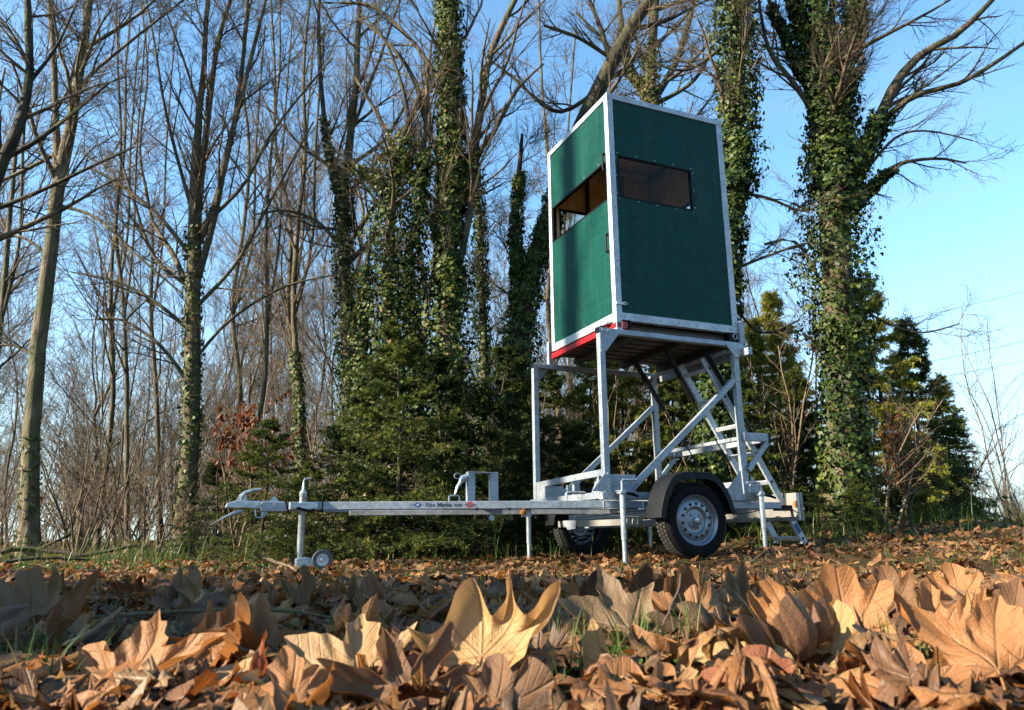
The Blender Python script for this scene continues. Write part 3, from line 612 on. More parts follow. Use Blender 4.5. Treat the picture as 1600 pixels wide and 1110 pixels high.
# mudguards
def fender(cx, cy_, cz, out, parent=tr):
    pts = [(-0.365, 0.02), (-0.355, 0.09), (-0.315, 0.21), (-0.25, 0.315), (-0.20, 0.352), (-0.13, 0.372), (0.0, 0.38), (0.12, 0.375), (0.19, 0.352), (0.25, 0.30), (0.315, 0.20), (0.352, 0.09), (0.375, 0.055)]
    inn = [(x * 0.955, z * 0.945 - 0.004) for x, z in pts]
    q = MB(); w = 0.205; n_ = len(pts)
    secs = []
    for (x, z), (xi, zi) in zip(pts, inn):
        y0, y1 = cy_ + out * 0.11, cy_ - out * 0.095
        lip = Vector((x, 0, z)) ; li = Vector((x * 0.87, 0, z * 0.87 - 0.01))
        secs.append([(cx + x, y1, cz + z), (cx + x, y0 - out * 0.02, cz + z), (cx + x * 0.985, y0, cz + z * 0.985), (cx + li.x, y0 + out * 0.006, cz + li.z), (cx + li.x, y0 - out * 0.004, cz + li.z), (cx + xi, y0 - out * 0.01, cz + zi), (cx + xi, y1, cz + zi)])
    vs = [p for s in secs for p in s]; m = 7; fs = []
    for i in range(n_ - 1):
        for j in range(m):
            fs.append((i * m + j, i * m + (j + 1) % m, (i + 1) * m + (j + 1) % m, (i + 1) * m + j))
    fs.append(tuple(range(m))); fs.append(tuple((n_ - 1) * m + j for j in range(m)))
    q.add(vs, fs); q.build('mudguard', MT['fender'], parent, smooth=True)
    MB().prism([(cx - 0.30, cy_ - out * 0.097, cz + 0.10), (cx + 0.30, cy_ - out * 0.097, cz + 0.10), (cx + 0.24, cy_ - out * 0.097, cz + 0.30), (cx - 0.24, cy_ - out * 0.097, cz + 0.30)], (0, out * 0.003, 0)).build('mudguard_bracket', MT['fender'], parent)
fender(0.622, -0.265, 0.325, -1)
fender(0.622, FW + 0.18, 0.300, 1)
# prop legs with crank heads
def prop(x, y, zg, top, side, head=True):
    p0 = bpy.data.objects.new('prop_leg', None); p0.empty_display_size = 0.05; link(p0, tr)
    MB().tube([(x, y, zg), (x, y, zg + 0.22)], 0.0185, 14).build('inner_tube', MT['bright'], p0, smooth=True)
    MB().tube([(x, y, zg + 0.18), (x, y, top)], 0.0235, 16).build('outer_tube', MT['bright'], p0, smooth=True)
    if head:
        MB().box((x - 0.035, y - 0.028, top), (x + 0.045, y + 0.03, top + 0.018)).build('clamp_collar', MT['bright'], p0, 0.005)
        MB().box((x - 0.02, y - 0.02, top + 0.02), (x + 0.03, y + 0.11, top + 0.032)).build('clamp_arm', MT['bright'], p0, 0.004)
        MB().tube([(x, y, top), (x, y, top + 0.10), (x + 0.01 * side, y, top + 0.112), (x + 0.14 * side, y, top + 0.112)], 0.009, 8).build('crank_handle', MT['bright'], p0, smooth=True)
        MB().tube([(x + 0.02, y - 0.03, top + 0.005), (x + 0.07, y - 0.035, top + 0.0), (x + 0.12, y - 0.045, top - 0.02)], [0.012, 0.014, 0.010], 8).build('clamp_lever', MT['black'], p0, smooth=True)
prop(0.105, -0.085, 0.0, 0.535, 1); prop(1.50, -0.085, 0.085, 0.535, -1)
prop(-0.02, FW + 0.07, -0.03, 0.50, 1, False); prop(1.35, FW + 0.07, 0.04, 0.50, -1, False)
# tail board
tb = MB().box((2.0, -0.03, 0.325), (2.022, FW + 0.03, 0.575)).build('tail_board', MT['board'], tr, 0.004)
MB().lathe([(0.0, 0.016), (0.018, 0.014), (0.030, 0.008), (0.031, 0.0), (0, 0)], (1.9995, 0.035, 0.475), (-1, 0, 0), 20).build('marker_light', MT['orange'], tb, smooth=True)
bar('end_channel', (1.99, -0.006, 0.33), (1.99, -0.006, 0.57), 0.022, 0.018, (1, 0, 0), MT['white'])
for y in (0.25, 0.55, 0.85):
    MB().box((1.972, y, 0.345), (1.998, y + 0.03, 0.372)).build('board_clip', MT['galv'], tb)
bar('board_bracket', (1.80, 0.10, 0.44), (1.999, 0.10, 0.44), 0.03, 0.05, mat=MT['black'], bevel=0)

# ------------------------------------------------------------------ ladder
ld = empty('access_ladder', (OX, OY, 0), YAW, label='aluminium ladder leaning steeply from the ground up under the green cabin', cat='ladder')
def lad(z): return 2.2 - (z - 0.127) * 0.6
LZ0, LZ1 = 0.10, 1.80
for y in (0.185, 0.53):
    MB().bar((lad(LZ0), y, LZ0), (lad(LZ1), y, LZ1), 0.025, 0.062, (1, 0, 0.6)).build('stile', MT['alu'], ld, BV)
    MB().bar((lad(0.085), y, 0.085), (lad(0.125), y, 0.125), 0.032, 0.07, (1, 0, 0.6)).build('foot', MT['black'], ld)
z = 0.17
while z < 1.78:
    MB().bar((lad(z), 0.198, z), (lad(z), 0.517, z), 0.03, 0.03, (1, 0, 0.6)).build('rung', MT['alu'], ld)
    for y in (0.1715,):
        MB().lathe([(0, 0), (0.013, 0), (0.013, 0.003), (0, 0.003)], (lad(z), y, z), (0, -1, 0), 10).build('rung_end', MT['hole'], ld)
    z += 0.255
MB().bar((lad(0.30) , 0.1705, 0.30), (lad(0.22), 0.1705, 0.22), 0.002, 0.045, (1, 0, 0.6)).build('blue_sticker', MT['blue'], ld)
MB().tube([(1.20, 0.14, 1.84), (1.42, 0.14, 1.49)], 0.024, 8).build('hand_rail', MT['black'], ld, smooth=True)
MB().tube([(1.40, 0.14, 1.52), (1.78, 0.14, 0.94)], 0.010, 8).build('hand_rail_rod', MT['black'], ld, smooth=True)

# gas struts
for (x0, z0_, x1, z1_, x2, z2_), y in (((0.70, 1.86, 1.03, 1.36, 1.5, 0.68), 0.60), ((0.80, 1.84, 1.06, 1.38, 1.50, 0.70), 0.19)):
    gs = MB().tube([(x0, y, z0_), (x1, y, z1_)], 0.024, 10).build('gas_strut', MT['black'], tr, smooth=True)
    MB().tube([(x1, y, z1_), (x2, y, z2_)], 0.006, 6).build('rod', MT['black'], gs, smooth=True)

# ------------------------------------------------------------------ cabin
cb = empty('hunting_cabin', (OX, OY, 0), YAW, label='green ribbed hunting cabin with bright metal edges on top of the trailer frame', cat='hunting cabin')
x0, x1, y0, y1, z0, z1 = 0.195, 1.505, 0.03, 1.283, 2.02, 4.21
AL = MT['alu']; tp_ = 0.062; bt = 0.07
for x, y in ((x0, y0), (x1, y0), (x0, y1), (x1, y1)):
    sx = 1 if x == x0 else -1; sy = 1 if y == y0 else -1
    MB().box((min(x, x + sx * 0.062), min(y, y + sy * 0.062), z0 - (0.09 if (x == x0 and y == y0) else 0)), (max(x, x + sx * 0.062), max(y, y + sy * 0.062), z1 - 0.055)).build('corner_post', AL, cb, 0.003)
for (a, b_) in (((x0, y0), (x1, y0)), ((x0, y1), (x1, y1))):
    s = 1 if a[1] == y0 else -1
    ya, yb = sorted((a[1] - s * 0.002, a[1] + s * 0.05))
    MB().box((x0 - 0.002, ya, z1 - 0.055), (x1 + 0.002, yb, z1)).build('top_rail', AL, cb, 0.003)
    MB().box((x0 + 0.062, ya + (0.002 if s > 0 else 0), z0), (x1 - 0.062, yb, z0 + bt)).build('bottom_rail', AL, cb, 0.003)
for x in (x0, x1):
    s = 1 if x == x0 else -1
    xa, xb = sorted((x - s * 0.002, x + s * 0.05))
    MB().box((xa, y0 + 0.05, z1 - 0.055), (xb, y1 - 0.05, z1 - 0.001)).build('top_rail', AL, cb, 0.003)
    MB().box((xa, y0 + 0.062, z0 - 0.005), (xb, y1 - 0.062, z0 + bt)).build('bottom_rail', AL, cb, 0.003)
GR = MT['green']; pz0, pz1 = z0 + bt, z1 - 0.055
# near side (x-z plane) panel with window, far side the same
def side_panel(y, s, wx0, wx1, wz0, wz1, label=None):
    ya, yb = sorted((y + s * 0.008, y + s * 0.026)); yc, yd_ = sorted((y + s * 0.0265, y + s * 0.04))
    for (nm, mt, a, b_) in (('green_panel', GR, ya, yb), ('inner_lining', MT['ply'], yc, yd_)):
        q = MB(); X0, X1 = x0 + 0.062, x1 - 0.062
        q.box((X0, a, pz0), (X1, b_, wz0)); q.box((X0, a, wz1), (X1, b_, pz1)); q.box((X0, a, wz0), (wx0, b_, wz1)); q.box((wx1, a, wz0), (X1, b_, wz1))
        q.build(nm, mt, cb, label=label if nm == 'green_panel' else None)
    fr_ = MB(); t_ = 0.014
    fa, fb = sorted((y + s * 0.006, y + s * 0.044))
    fr_.box((wx0, fa, wz0), (wx1, fb, wz0 + t_)); fr_.box((wx0, fa, wz1 - t_), (wx1, fb, wz1)); fr_.box((wx0, fa, wz0 + t_), (wx0 + t_, fb, wz1 - t_)); fr_.box((wx1 - t_, fa, wz0 + t_), (wx1, fb, wz1 - t_))
    wf = fr_.build('window_frame', MT['black'], cb)
    pa, pb = sorted((y + s * 0.016, y + s * 0.020))
    MB().box((wx0 + t_, pa, wz0 + t_), (wx1 - t_, pb, wz1 - t_)).build('window_pane', MT['glass'], cb)
    for (sx, sz) in [(wx0 + (wx1 - wx0) * k / 4, wz) for k in range(5) for wz in (wz0 - 0.016, wz1 + 0.016)] + [(wx, wz0 + (wz1 - wz0) * k) for wx in (wx0 - 0.016, wx1 + 0.016) for k in (0.08, 0.5, 0.92)]:
        MB().lathe([(0.0065, 0), (0.0065, 0.003), (0.004, 0.005), (0, 0.005)], (sx, y + s * 0.008, sz), (0, -s, 0), 8).build('screw', MT['bright'], wf)
side_panel(y0, 1, 0.285, 1.10, 3.18, 3.60, 'near side panel with the wide window')
side_panel(y1, -1, 0.30, 1.35, 3.18, 3.58)
def end_panel(x, s, wz0, wz1):
    Y0, Y1 = y0 + 0.062, y1 - 0.062
    xa, xb = sorted((x + s * 0.008, x + s * 0.026)); xc, xd = sorted((x + s * 0.0265, x + s * 0.04))
    MB().box((xa, Y0, pz0), (xb, Y1, wz0)).build('green_panel', GR, cb, label='lower panel of the end wall'); MB().box((xa, Y0, wz1), (xb, Y1, pz1)).build('green_panel', GR, cb, label='upper panel of the end wall')
    MB().box((xc, Y0, pz0), (xd, Y1, wz0)).build('inner_lining', MT['ply'], cb); MB().box((xc, Y0, wz1), (xd, Y1, pz1)).build('inner_lining', MT['ply'], cb)
    fr_ = MB(); t_ = 0.016; fa, fb = sorted((x + s * 0.006, x + s * 0.044))
    fr_.box((fa, Y0, wz0), (fb, Y1, wz0 + t_)); fr_.box((fa, Y0, wz1 - t_), (fb, Y1, wz1)); fr_.box((fa, Y0, wz0 + t_), (fb, Y0 + t_, wz1 - t_)); fr_.box((fa, Y1 - t_ * 2, wz0 + t_), (fb, Y1, wz1 - t_))
    wf = fr_.build('window_frame', MT['black'], cb)
    for k in range(4):
        yy = Y0 + (Y1 - Y0) * (k + 0.5) / 4
        MB().lathe([(0.0065, 0), (0.0065, 0.003), (0.004, 0.005), (0, 0.005)], (x + s * 0.008, yy, wz1 + 0.02), (-s, 0, 0), 8).build('screw', MT['bright'], wf)
end_panel(x0, 1, 3.165, 3.555); end_panel(x1, -1, 3.20, 3.56)
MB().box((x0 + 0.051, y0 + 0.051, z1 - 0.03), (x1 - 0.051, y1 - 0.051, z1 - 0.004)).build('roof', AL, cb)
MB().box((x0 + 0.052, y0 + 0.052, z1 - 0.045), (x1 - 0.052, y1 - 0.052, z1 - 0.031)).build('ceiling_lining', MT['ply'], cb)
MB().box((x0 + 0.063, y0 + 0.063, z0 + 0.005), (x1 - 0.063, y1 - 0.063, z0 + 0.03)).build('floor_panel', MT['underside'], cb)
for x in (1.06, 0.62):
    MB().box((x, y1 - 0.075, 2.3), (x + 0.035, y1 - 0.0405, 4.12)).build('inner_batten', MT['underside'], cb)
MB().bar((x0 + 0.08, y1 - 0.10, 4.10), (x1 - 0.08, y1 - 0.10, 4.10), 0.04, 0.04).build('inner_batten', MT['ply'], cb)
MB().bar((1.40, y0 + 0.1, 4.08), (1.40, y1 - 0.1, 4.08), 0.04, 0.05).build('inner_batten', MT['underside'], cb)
# screws in the frame
for k in range(7):
    for z in (z0 + 0.03,):
        MB().lathe([(0.005, 0), (0.005, 0.002), (0, 0.003)], (x0 + 0.08 + k * 0.19, y0 - 0.0003, z), (0, -1, 0), 8).build('rivet', MT['hole'], cb)
for k in range(6):
    MB().lathe([(0.005, 0), (0.005, 0.002), (0, 0.003)], (x0 - 0.002, y0 + 0.09 + k * 0.21, z0 + 0.03), (-1, 0, 0), 8).build('rivet', MT['hole'], cb)
for z in (2.0, 2.5, 3.0, 3.4, 3.9):
    MB().lathe([(0.005, 0), (0.005, 0.002), (0, 0.003)], (x0 + 0.04, y0, z + 0.06), (0, -1, 0), 8).build('rivet', MT['hole'], cb)
    MB().lathe([(0.005, 0), (0.005, 0.002), (0, 0.003)], (x1 - 0.03, y0, z + 0.12), (0, -1, 0), 8).build('rivet', MT['hole'], cb)
# handles on the front opening
for zc in (3.535, 2.745):
    h = bpy.data.objects.new('grab_handle', None); h.empty_display_size = 0.05; link(h, cb)
    yh = y0 + 0.075
    MB().box((x0 - 0.030, yh - 0.012, zc - 0.09), (x0 - 0.001, yh + 0.012, zc - 0.068)).build('handle_foot', MT['black'], h, 0.004)
    MB().box((x0 - 0.030, yh - 0.012, zc + 0.068), (x0 - 0.001, yh + 0.012, zc + 0.09)).build('handle_foot', MT['black'], h, 0.004)
    MB().tube([(x0 - 0.026, yh, zc - 0.07), (x0 - 0.026, yh, zc + 0.07)], 0.009, 10).build('handle_grip', MT['black'], h, smooth=True)
lt = MB().box((x0 + 0.004, y0 - 0.010, 2.155), (x0 + 0.09, y0 - 0.0005, 2.18)).build('latch', MT['bright'], cb, 0.003)
MB().tube([(x0 + 0.06, y0 - 0.012, 2.168), (x0 + 0.085, y0 - 0.02, 2.178), (x0 + 0.11, y0 - 0.015, 2.168), (x0 + 0.09, y0 - 0.012, 2.155)], 0.005, 6).build('latch_hook', MT['bright'], lt, smooth=True)
# undercarriage of the cabin: dark slats and the red turning bar
us = empty('cabin_floor_frame', (OX, OY, 0), YAW, label='dark slatted floor frame with a red bar between cabin and trailer frame', cat='floor frame')
k = 0
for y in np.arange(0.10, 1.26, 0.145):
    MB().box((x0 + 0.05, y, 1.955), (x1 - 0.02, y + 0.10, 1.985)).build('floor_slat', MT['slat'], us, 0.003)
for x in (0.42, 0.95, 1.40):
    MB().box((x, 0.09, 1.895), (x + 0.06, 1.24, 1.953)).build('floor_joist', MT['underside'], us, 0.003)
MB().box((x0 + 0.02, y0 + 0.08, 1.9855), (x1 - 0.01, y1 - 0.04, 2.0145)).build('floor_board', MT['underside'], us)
MB().bar((x0 + 0.026, y0 - 0.0, 1.975), (x0 + 0.026, y1 + 0.01, 1.975), 0.052, 0.055).build('red_bar', MT['red'], us, 0.004)
MB().box((x0 + 0.055, y0 - 0.005, 1.945), (x0 + 0.11, y0 + 0.05, 2.010)).build('red_block', MT['red'], us, 0.004)
MB().box((x0 + 0.055, y0 - 0.02, 2.011), (x0 + 0.13, y0 + 0.04, 2.018)).build('hinge_plate', MT['black'], us)
MB().box((x0 + 0.115, y0 - 0.01, 1.945), (x0 + 0.13, y0 + 0.04, 2.010)).build('hinge_plate', MT['black'], us)
MB().box((x0 - 0.045, y0 + 0.10, 2.0), (x0 - 0.006, y0 + 0.17, 2.022)).build('toggle_latch', MT['bright'], us, 0.003)
MB().box((x0 - 0.04, y0 + 0.18, 1.993), (x0 - 0.006, y0 + 0.24, 2.016)).build('toggle_latch', MT['black'], us, 0.003)
ring = [(x1 - 0.05 + 0.022 * math.cos(t), y0 - 0.004, 1.985 + 0.026 * math.sin(t)) for t in np.linspace(0, 2 * math.pi, 15)]
MB().tube(ring, 0.006, 6, False).build('pull_ring', MT['bright'], us, smooth=True)
MB().box((x1 - 0.11, y0 + 0.005, 1.93), (x1 - 0.01, y0 + 0.07, 2.012)).build('hinge_plate', MT['black'], us)

# ------------------------------------------------------------------ vegetation tools
def norm(a): return a / np.maximum(np.linalg.norm(a, axis=-1, keepdims=True), 1e-9)

def tubes(P, Rr, S):
    """P (N,K,3), Rr (N,K) -> verts, quads"""
    N, K, _ = P.shape
    T = np.empty_like(P); T[:, 1:-1] = P[:, 2:] - P[:, :-2]; T[:, 0] = P[:, 1] - P[:, 0]; T[:, -1] = P[:, -1] - P[:, -2]; T = norm(T)
    ref = np.zeros((N, 1, 3)); m = np.abs(T[:, :1, 2]) < 0.8; ref[..., 2] = m; ref[..., 0] = ~m
    A = norm(np.cross(T, ref)); B = np.cross(T, A)
    th = np.arange(S) * 2 * np.pi / S
    Vv = P[:, :, None] + Rr[:, :, None, None] * (A[:, :, None] * np.cos(th)[None, None, :, None] + B[:, :, None] * np.sin(th)[None, None, :, None])
    base = (np.arange(N) * K * S)[:, None, None] + (np.arange(K - 1) * S)[None, :, None]
    a = base + np.arange(S)[None, None, :]; b2 = base + ((np.arange(S) + 1) % S)[None, None, :]
    return Vv.reshape(-1, 3), np.stack([a, b2, b2 + S, a + S], -1).reshape(-1, 4)

def interp(P, Rr, i, t):
    K = P.shape[1]; x = t * (K - 1); k = np.minimum(x.astype(int), K - 2); f = (x - k)[:, None]
    p = P[i, k] * (1 - f) + P[i, k + 1] * f; d = norm(P[i, k + 1] - P[i, k]); r = Rr[i, k] * (1 - f[:, 0]) + Rr[i, k + 1] * f[:, 0]
    return p, d, r

def visible(p, pad=1.15, top=46):
    el = np.degrees(np.arctan2(p[:, 2] - CAMH, np.maximum(p[:, 1], 0.1)))
    return (el < top) & (np.abs(p[:, 0]) < p[:, 1] * 0.75 * pad + 1.0)

def grow(rg, P, Rr, n, t0, t1, lf, ang, K, jit, up, rf, rmin, cull=True, lmin=0.0, lmax=99, tip=0.3, taperlen=0.6, angj=12):
    N = P.shape[0]; L = np.linalg.norm(np.diff(P, axis=1), axis=-1).sum(1)
    i = np.repeat(np.arange(N), n); t = t0 + (t1 - t0) * ((np.tile(np.arange(n), N) + rg.random(N * n)) / n)
    p, d, r = interp(P, Rr, i, t)
    if cull:
        m = visible(p); i, t, p, d, r = i[m], t[m], p[m], d[m], r[m]
    M = len(i)
    if M == 0: return None
    ref = norm(rg.normal(size=(M, 3))); side = norm(np.cross(d, ref))
    a = np.radians(ang + rg.normal(size=M) * angj)[:, None]
    dr = norm(d * np.cos(a) + side * np.sin(a)); dr[:, 2] += up * 0.6; dr = norm(dr)
    ln = np.clip(L[i] * lf * (1 - taperlen * t) * rg.uniform(0.55, 1.25, M), lmin, lmax)
    step = (ln / (K - 1))[:, None]
    Q = np.empty((M, K, 3)); Q[:, 0] = p
    for k in range(1, K):
        dr = dr + rg.normal(size=(M, 3)) * jit; dr[:, 2] += up * 0.25; dr = norm(dr); Q[:, k] = Q[:, k - 1] + dr * step
    r0 = np.maximum(np.minimum(r * rf, ln * 0.022 + 0.002), rmin)
    tt = np.linspace(0, 1, K)[None]
    return Q, np.maximum(r0[:, None] * (1 - (1 - tip) * tt), rmin * 0.7)

def smooth_path(pts, K):
    pts = np.array(pts, float); d = np.r_[0, np.cumsum(np.linalg.norm(np.diff(pts[:, :3], axis=0), axis=1))]; t = np.linspace(0, d[-1], K)
    n_ = len(pts)
    # catmull-rom through the points
    out = []
    for q in t:
        k = min(np.searchsorted(d, q, side='right') - 1, n_ - 2); f = (q - d[k]) / max(d[k + 1] - d[k], 1e-9)
        p0 = pts[max(k - 1, 0)]; p1 = pts[k]; p2 = pts[k + 1]; p3 = pts[min(k + 2, n_ - 1)]
        out.append(0.5 * (2 * p1 + (p2 - p0) * f + (2 * p0 - 5 * p1 + 4 * p2 - p3) * f * f + (3 * p1 - p0 - 3 * p2 + p3) * f ** 3))
    return np.array(out)

def pix_path(lst, D):
    """(u, v, width in photo pixels[, depth]) -> rows x, y, z, r"""
    out = []
    for e in lst:
        dd = e[3] if len(e) > 3 else D
        p = at(e[0], e[1], dd); out.append((p.x, p.y, p.z, e[2] * (p - Vector((0, 0, CAMH))).dot(_f) / F / 2 * 0.96))
    return out

cam_loc = np.array([0, 0, CAMH])

def ivy_leaves(rg, paths, count, thick, size, clump=0.5, hang=0.25, z0=0.1):
    """paths: (K,4) arrays of stem centre and radius; leaves stand off the bark in uneven clumps"""
    Ls = np.array([np.linalg.norm(np.diff(p[:, :3], axis=0), axis=1).sum() * (0.25 + p[:, 3].mean()) for p in paths]); pr = Ls / Ls.sum()
    w = rg.choice(len(paths), count, p=pr); P = np.empty((count, 3)); O = np.empty((count, 3))
    for k, p in enumerate(paths):
        m = np.where(w == k)[0]; c = len(m)
        t = rg.random(c); x = t * (len(p) - 1); j = np.minimum(x.astype(int), len(p) - 2); f = (x - j)[:, None]
        q = p[j] * (1 - f) + p[j + 1] * f
        th = rg.random(c) * 2 * np.pi
        lump = 0.5 + 0.5 * np.sin(th * 2 + 3 * q[:, 2] + k) * np.sin(q[:, 2] * 2.1 + th) + 0.35 * np.sin(q[:, 2] * 6.7 + th * 3)
        th_ = thick[k] if isinstance(thick, (list, tuple)) else thick
        rad = q[:, 3] + th_ * (0.12 + 0.88 * rg.random(c) ** 0.8) * np.clip(0.35 + clump * lump, 0.12, 1.3)
        # fray a little
        rad += th_ * 0.5 * (rg.random(c) > 0.94) * rg.random(c)
        tuft = np.sin(th * 3 + q[:, 2] * 8.3 + k) * np.sin(q[:, 2] * 13.1 - th * 2) + 0.6 * np.sin(q[:, 2] * 27 + th * 5)
        rad += th_ * 0.30 * np.maximum(tuft, 0) * rg.random(c)
        gone = (tuft < -0.55) & (rg.random(c) < 0.85); rad = np.where(gone, q[:, 3] * 0.5, rad)
        d = np.stack([np.cos(th), np.sin(th), np.zeros(c)], -1)
        P[m] = q[:, :3] + d * rad[:, None]; P[m, 2] -= 0.05 * rg.random(c); O[m] = d
    s = size * (0.35 + 0.95 * rg.random(count) ** 1.4)
    nrm = norm(O + rg.normal(size=(count, 3)) * 0.45 + np.array([0, 0, 0.35]))
    dn = norm(np.cross(np.cross(nrm, np.array([0, 0, -1.0]) + rg.normal(size=(count, 3)) * 0.5), nrm)); sd_ = np.cross(nrm, dn)
    # heart-like leaf, folded on its rib: stalk, left lobe, left shoulder, tip, right shoulder, right lobe
    shp = [(0, -0.05, 0), (0.38, -0.22, .06), (0.55, 0.2, .10), (0, 0.85, -.06), (-0.55, 0.2, .10), (-0.38, -0.22, .06)]
    Vv = np.stack([P + (sd_ * a + dn * b_ + nrm * c_) * s[:, None] for a, b_, c_ in shp], 1)
    base = (np.arange(count) * 6)[:, None]
    Fc = np.concatenate([base + np.array([[0, 1, 2, 3]]), base + np.array([[0, 3, 4, 5]])])
    tone = np.clip(rg.normal(0.42, 0.22, count) + 0.12 * np.sin(P[:, 2] * 2.5) , 0, 1)
    return Vv.reshape(-1, 3), Fc, np.repeat(tone, 6)

def clip_ground(v): return v

tree_n = 0
def bare_tree(name, label, D, trunk, stems=(), limbs=(), seed=1, bark='bark', twig='twig', cat='tree', group=None, n1=16, t1=(0.25, 0.97), lf=0.30, ang1=45, up=0.10,
              counts=(8, 7, 4), ivy=None, ivy_label=None, cull=True, rmin=0.0042):
    rg = np.random.default_rng(seed)
    main = [smooth_path(pix_path(trunk, D), 26)]
    main[0][:, 3] *= 0.88
    st = [smooth_path(pix_path(s, D), 16) for s in stems]
    for q in st: q[:, 3] *= 0.85
    lb = [smooth_path(pix_path(s, D), 14) for s in limbs]
    for q in lb: q[:, 3] *= 0.72
    b0 = main[0][0]
    # roots flare, go below ground
    base = gz(b0[0], b0[1])
    foot = main[0][:1].copy(); foot[0, 2] = base - 0.15; foot[0, 3] = main[0][0, 3] * 1.45
    mid = main[0][:1].copy(); mid[0, 2] = base + 0.06; mid[0, 3] = main[0][0, 3] * 1.2
    keep = main[0][main[0][:, 2] > base + 0.25]
    M = np.concatenate([foot, mid, keep])
    M[2:, :2] += rg.normal(size=(len(M) - 2, 2)) * 0.006
    e = empty(name, (float(b0[0]), float(b0[1]), base), label=label, cat=cat, group=group)
    off = np.array([b0[0], b0[1], base])
    v, f = tubes(M[None, :, :3] - off, M[None, :, 3], 14)
    ch = [(v, f)]
    for s in st:
        ch.append(tubes(s[None, :, :3] - off, s[None, :, 3], 10))
    o = bpy.data.objects.new('trunk', np_mesh('trunk', ch, MT[bark], smooth=True)); link(o, e)
    ch = []
    for s in lb:
        o = bpy.data.objects.new('limb', np_mesh('limb', [tubes(s[None, :, :3] - off, s[None, :, 3], 8)], MT[bark], smooth=True)); link(o, e)
    # crown from the trunk, the stems and the limbs
    par = []
    def res(a, K=16):
        i = np.linspace(0, len(a) - 1, K); j = np.minimum(i.astype(int), len(a) - 2); q = (i - j)[:, None]; return a[j] * (1 - q) + a[j + 1] * q
    lev = []
    if n1: 
        g1 = grow(rg, M[None, 2:, :3], M[None, 2:, 3], n1, t1[0], t1[1], lf, ang1, 8, 0.10, up, 0.5, rmin * 2, cull, 0.5, 5.5)
        if g1: lev.append(g1)
    if st:
        S_ = np.stack([res(s) for s in st]); g1b = grow(rg, S_[..., :3], S_[..., 3], max(n1 // 2, 5), 0.1, 1.0, lf * 1.1, ang1, 8, 0.10, up, 0.55, rmin * 2, cull, 0.5, 5)
        if g1b: lev.append(g1b)
    if lb:
        S_ = np.stack([res(s, 8) for s in lb]); lev.append((S_[..., :3], S_[..., 3] * 0.999))
    nl = len(lev) - (1 if lb else 0)
    allp = []
    for k, (P_, R_) in enumerate(lev):
        if k < nl: allp.append(tubes(P_ - off, R_, 6))
    P1 = np.concatenate([a for a, _ in lev]); R1 = np.concatenate([a for _, a in lev])
    g2 = grow(rg, P1, R1, counts[0] + 1, 0.12, 1.0, 0.50, 38, 7, 0.07, 0.10, 0.5, rmin, cull, 0.5, 3.0)
    if g2:
        allp.append(tubes(g2[0] - off, g2[1], 5))
        g3 = grow(rg, g2[0], g2[1], counts[1], 0.10, 1.0, 0.62, 34, 4, 0.08, 0.07, 0.55, rmin * 0.75, cull, 0.25, 1.6)
        if g3:
            allp.append(tubes(g3[0] - off, g3[1], 3))
            if counts[2]:
                g4 = grow(rg, g3[0], g3[1], counts[2], 0.10, 1.0, 0.62, 32, 3, 0.08, 0.05, 0.7, rmin * 0.55, cull, 0.12, 0.75)
                if g4: allp.append(tubes(g4[0] - off, g4[1], 3))
    o = bpy.data.objects.new('crown', np_mesh('crown', allp, MT[twig], smooth=True)); link(o, e)
    if ivy:
        paths = []; th = []
        for which, a, b_, t in ivy['on']:
            src = M if which == 't' else (st[int(which[1:])] if which[0] == 's' else lb[int(which[1:])])
            q = src[int(a * (len(src) - 1)):max(int(a * (len(src) - 1)) + 2, int(b_ * (len(src) - 1)) + 1)]; paths.append(res(q, 16)); th.append(t)
        v, f, tn = ivy_leaves(rg, paths, int(ivy['n'] * 1.45), th, ivy.get('size', 0.085) * 0.82, ivy.get('clump', 0.5))
        o = bpy.data.objects.new('ivy', np_mesh('ivy', [(v - off, f)], MT['ivy'], tone=tn)); link(o, e)
        if ivy_label: o['label'] = ivy_label
    return e

# ------------------------------------------------------------------ the large trees, left to right
bare_tree('bare_tree', 'dark forked bare tree leaning in at the far left edge of the wood', 8.5,
          [(-75, 880, 34), (-60, 700, 30), (-38, 480, 26), (-8, 290, 22), (25, 210, 19), (45, 130, 15), (44, 60, 12), (40, -80, 9)],
          limbs=[[(0, 250, 14), (50, 225, 11), (110, 180, 8), (170, 130, 5)], [(45, 130, 9), (90, 70, 6), (130, -20, 4)], [(45, 100, 9), (10, 40, 7), (-20, 10, 5)], [(-15, 330, 12), (60, 300, 9), (140, 262, 7), (210, 230, 4)]],
          seed=11, bark='bark_dark', n1=9, t1=(0.4, 1.0), counts=(7, 6, 4))
bare_tree('bare_tree', 'tall pale barked tree near the left edge with two upright stems', 9.6,
          [(46, 862, 38), (46, 760, 31), (52, 640, 28), (65, 500, 26), (78, 400, 24), (90, 300, 23), (102, 240, 22), (114, 180, 18), (126, 100, 15), (136, 30, 13), (155, -120, 9)],
          stems=[[(90, 265, 18), (87, 180, 12), (84, 90, 11), (78, 0, 10), (70, -100, 7)]],
          limbs=[[(124, 80, 11), (160, 60, 9), (220, 20, 6), (270, -30, 4)], [(112, 150, 9), (150, 110, 8), (210, 60, 6), (300, -10, 4)], [(84, 320, 9), (150, 340, 7), (215, 400, 6), (285, 460, 4)], [(100, 235, 9), (20, 275, 8), (-40, 300, 6)],
                 [(76, 400, 7), (30, 370, 6), (-30, 380, 4)], [(62, 560, 8), (20, 540, 6), (-30, 545, 4)]],
          seed=12, bark='bark_pale', n1=12, t1=(0.45, 1.0), lf=0.26, counts=(6, 6, 4), ivy=dict(on=[('t', 0.0, 0.22, 0.04)], n=420, size=0.045))
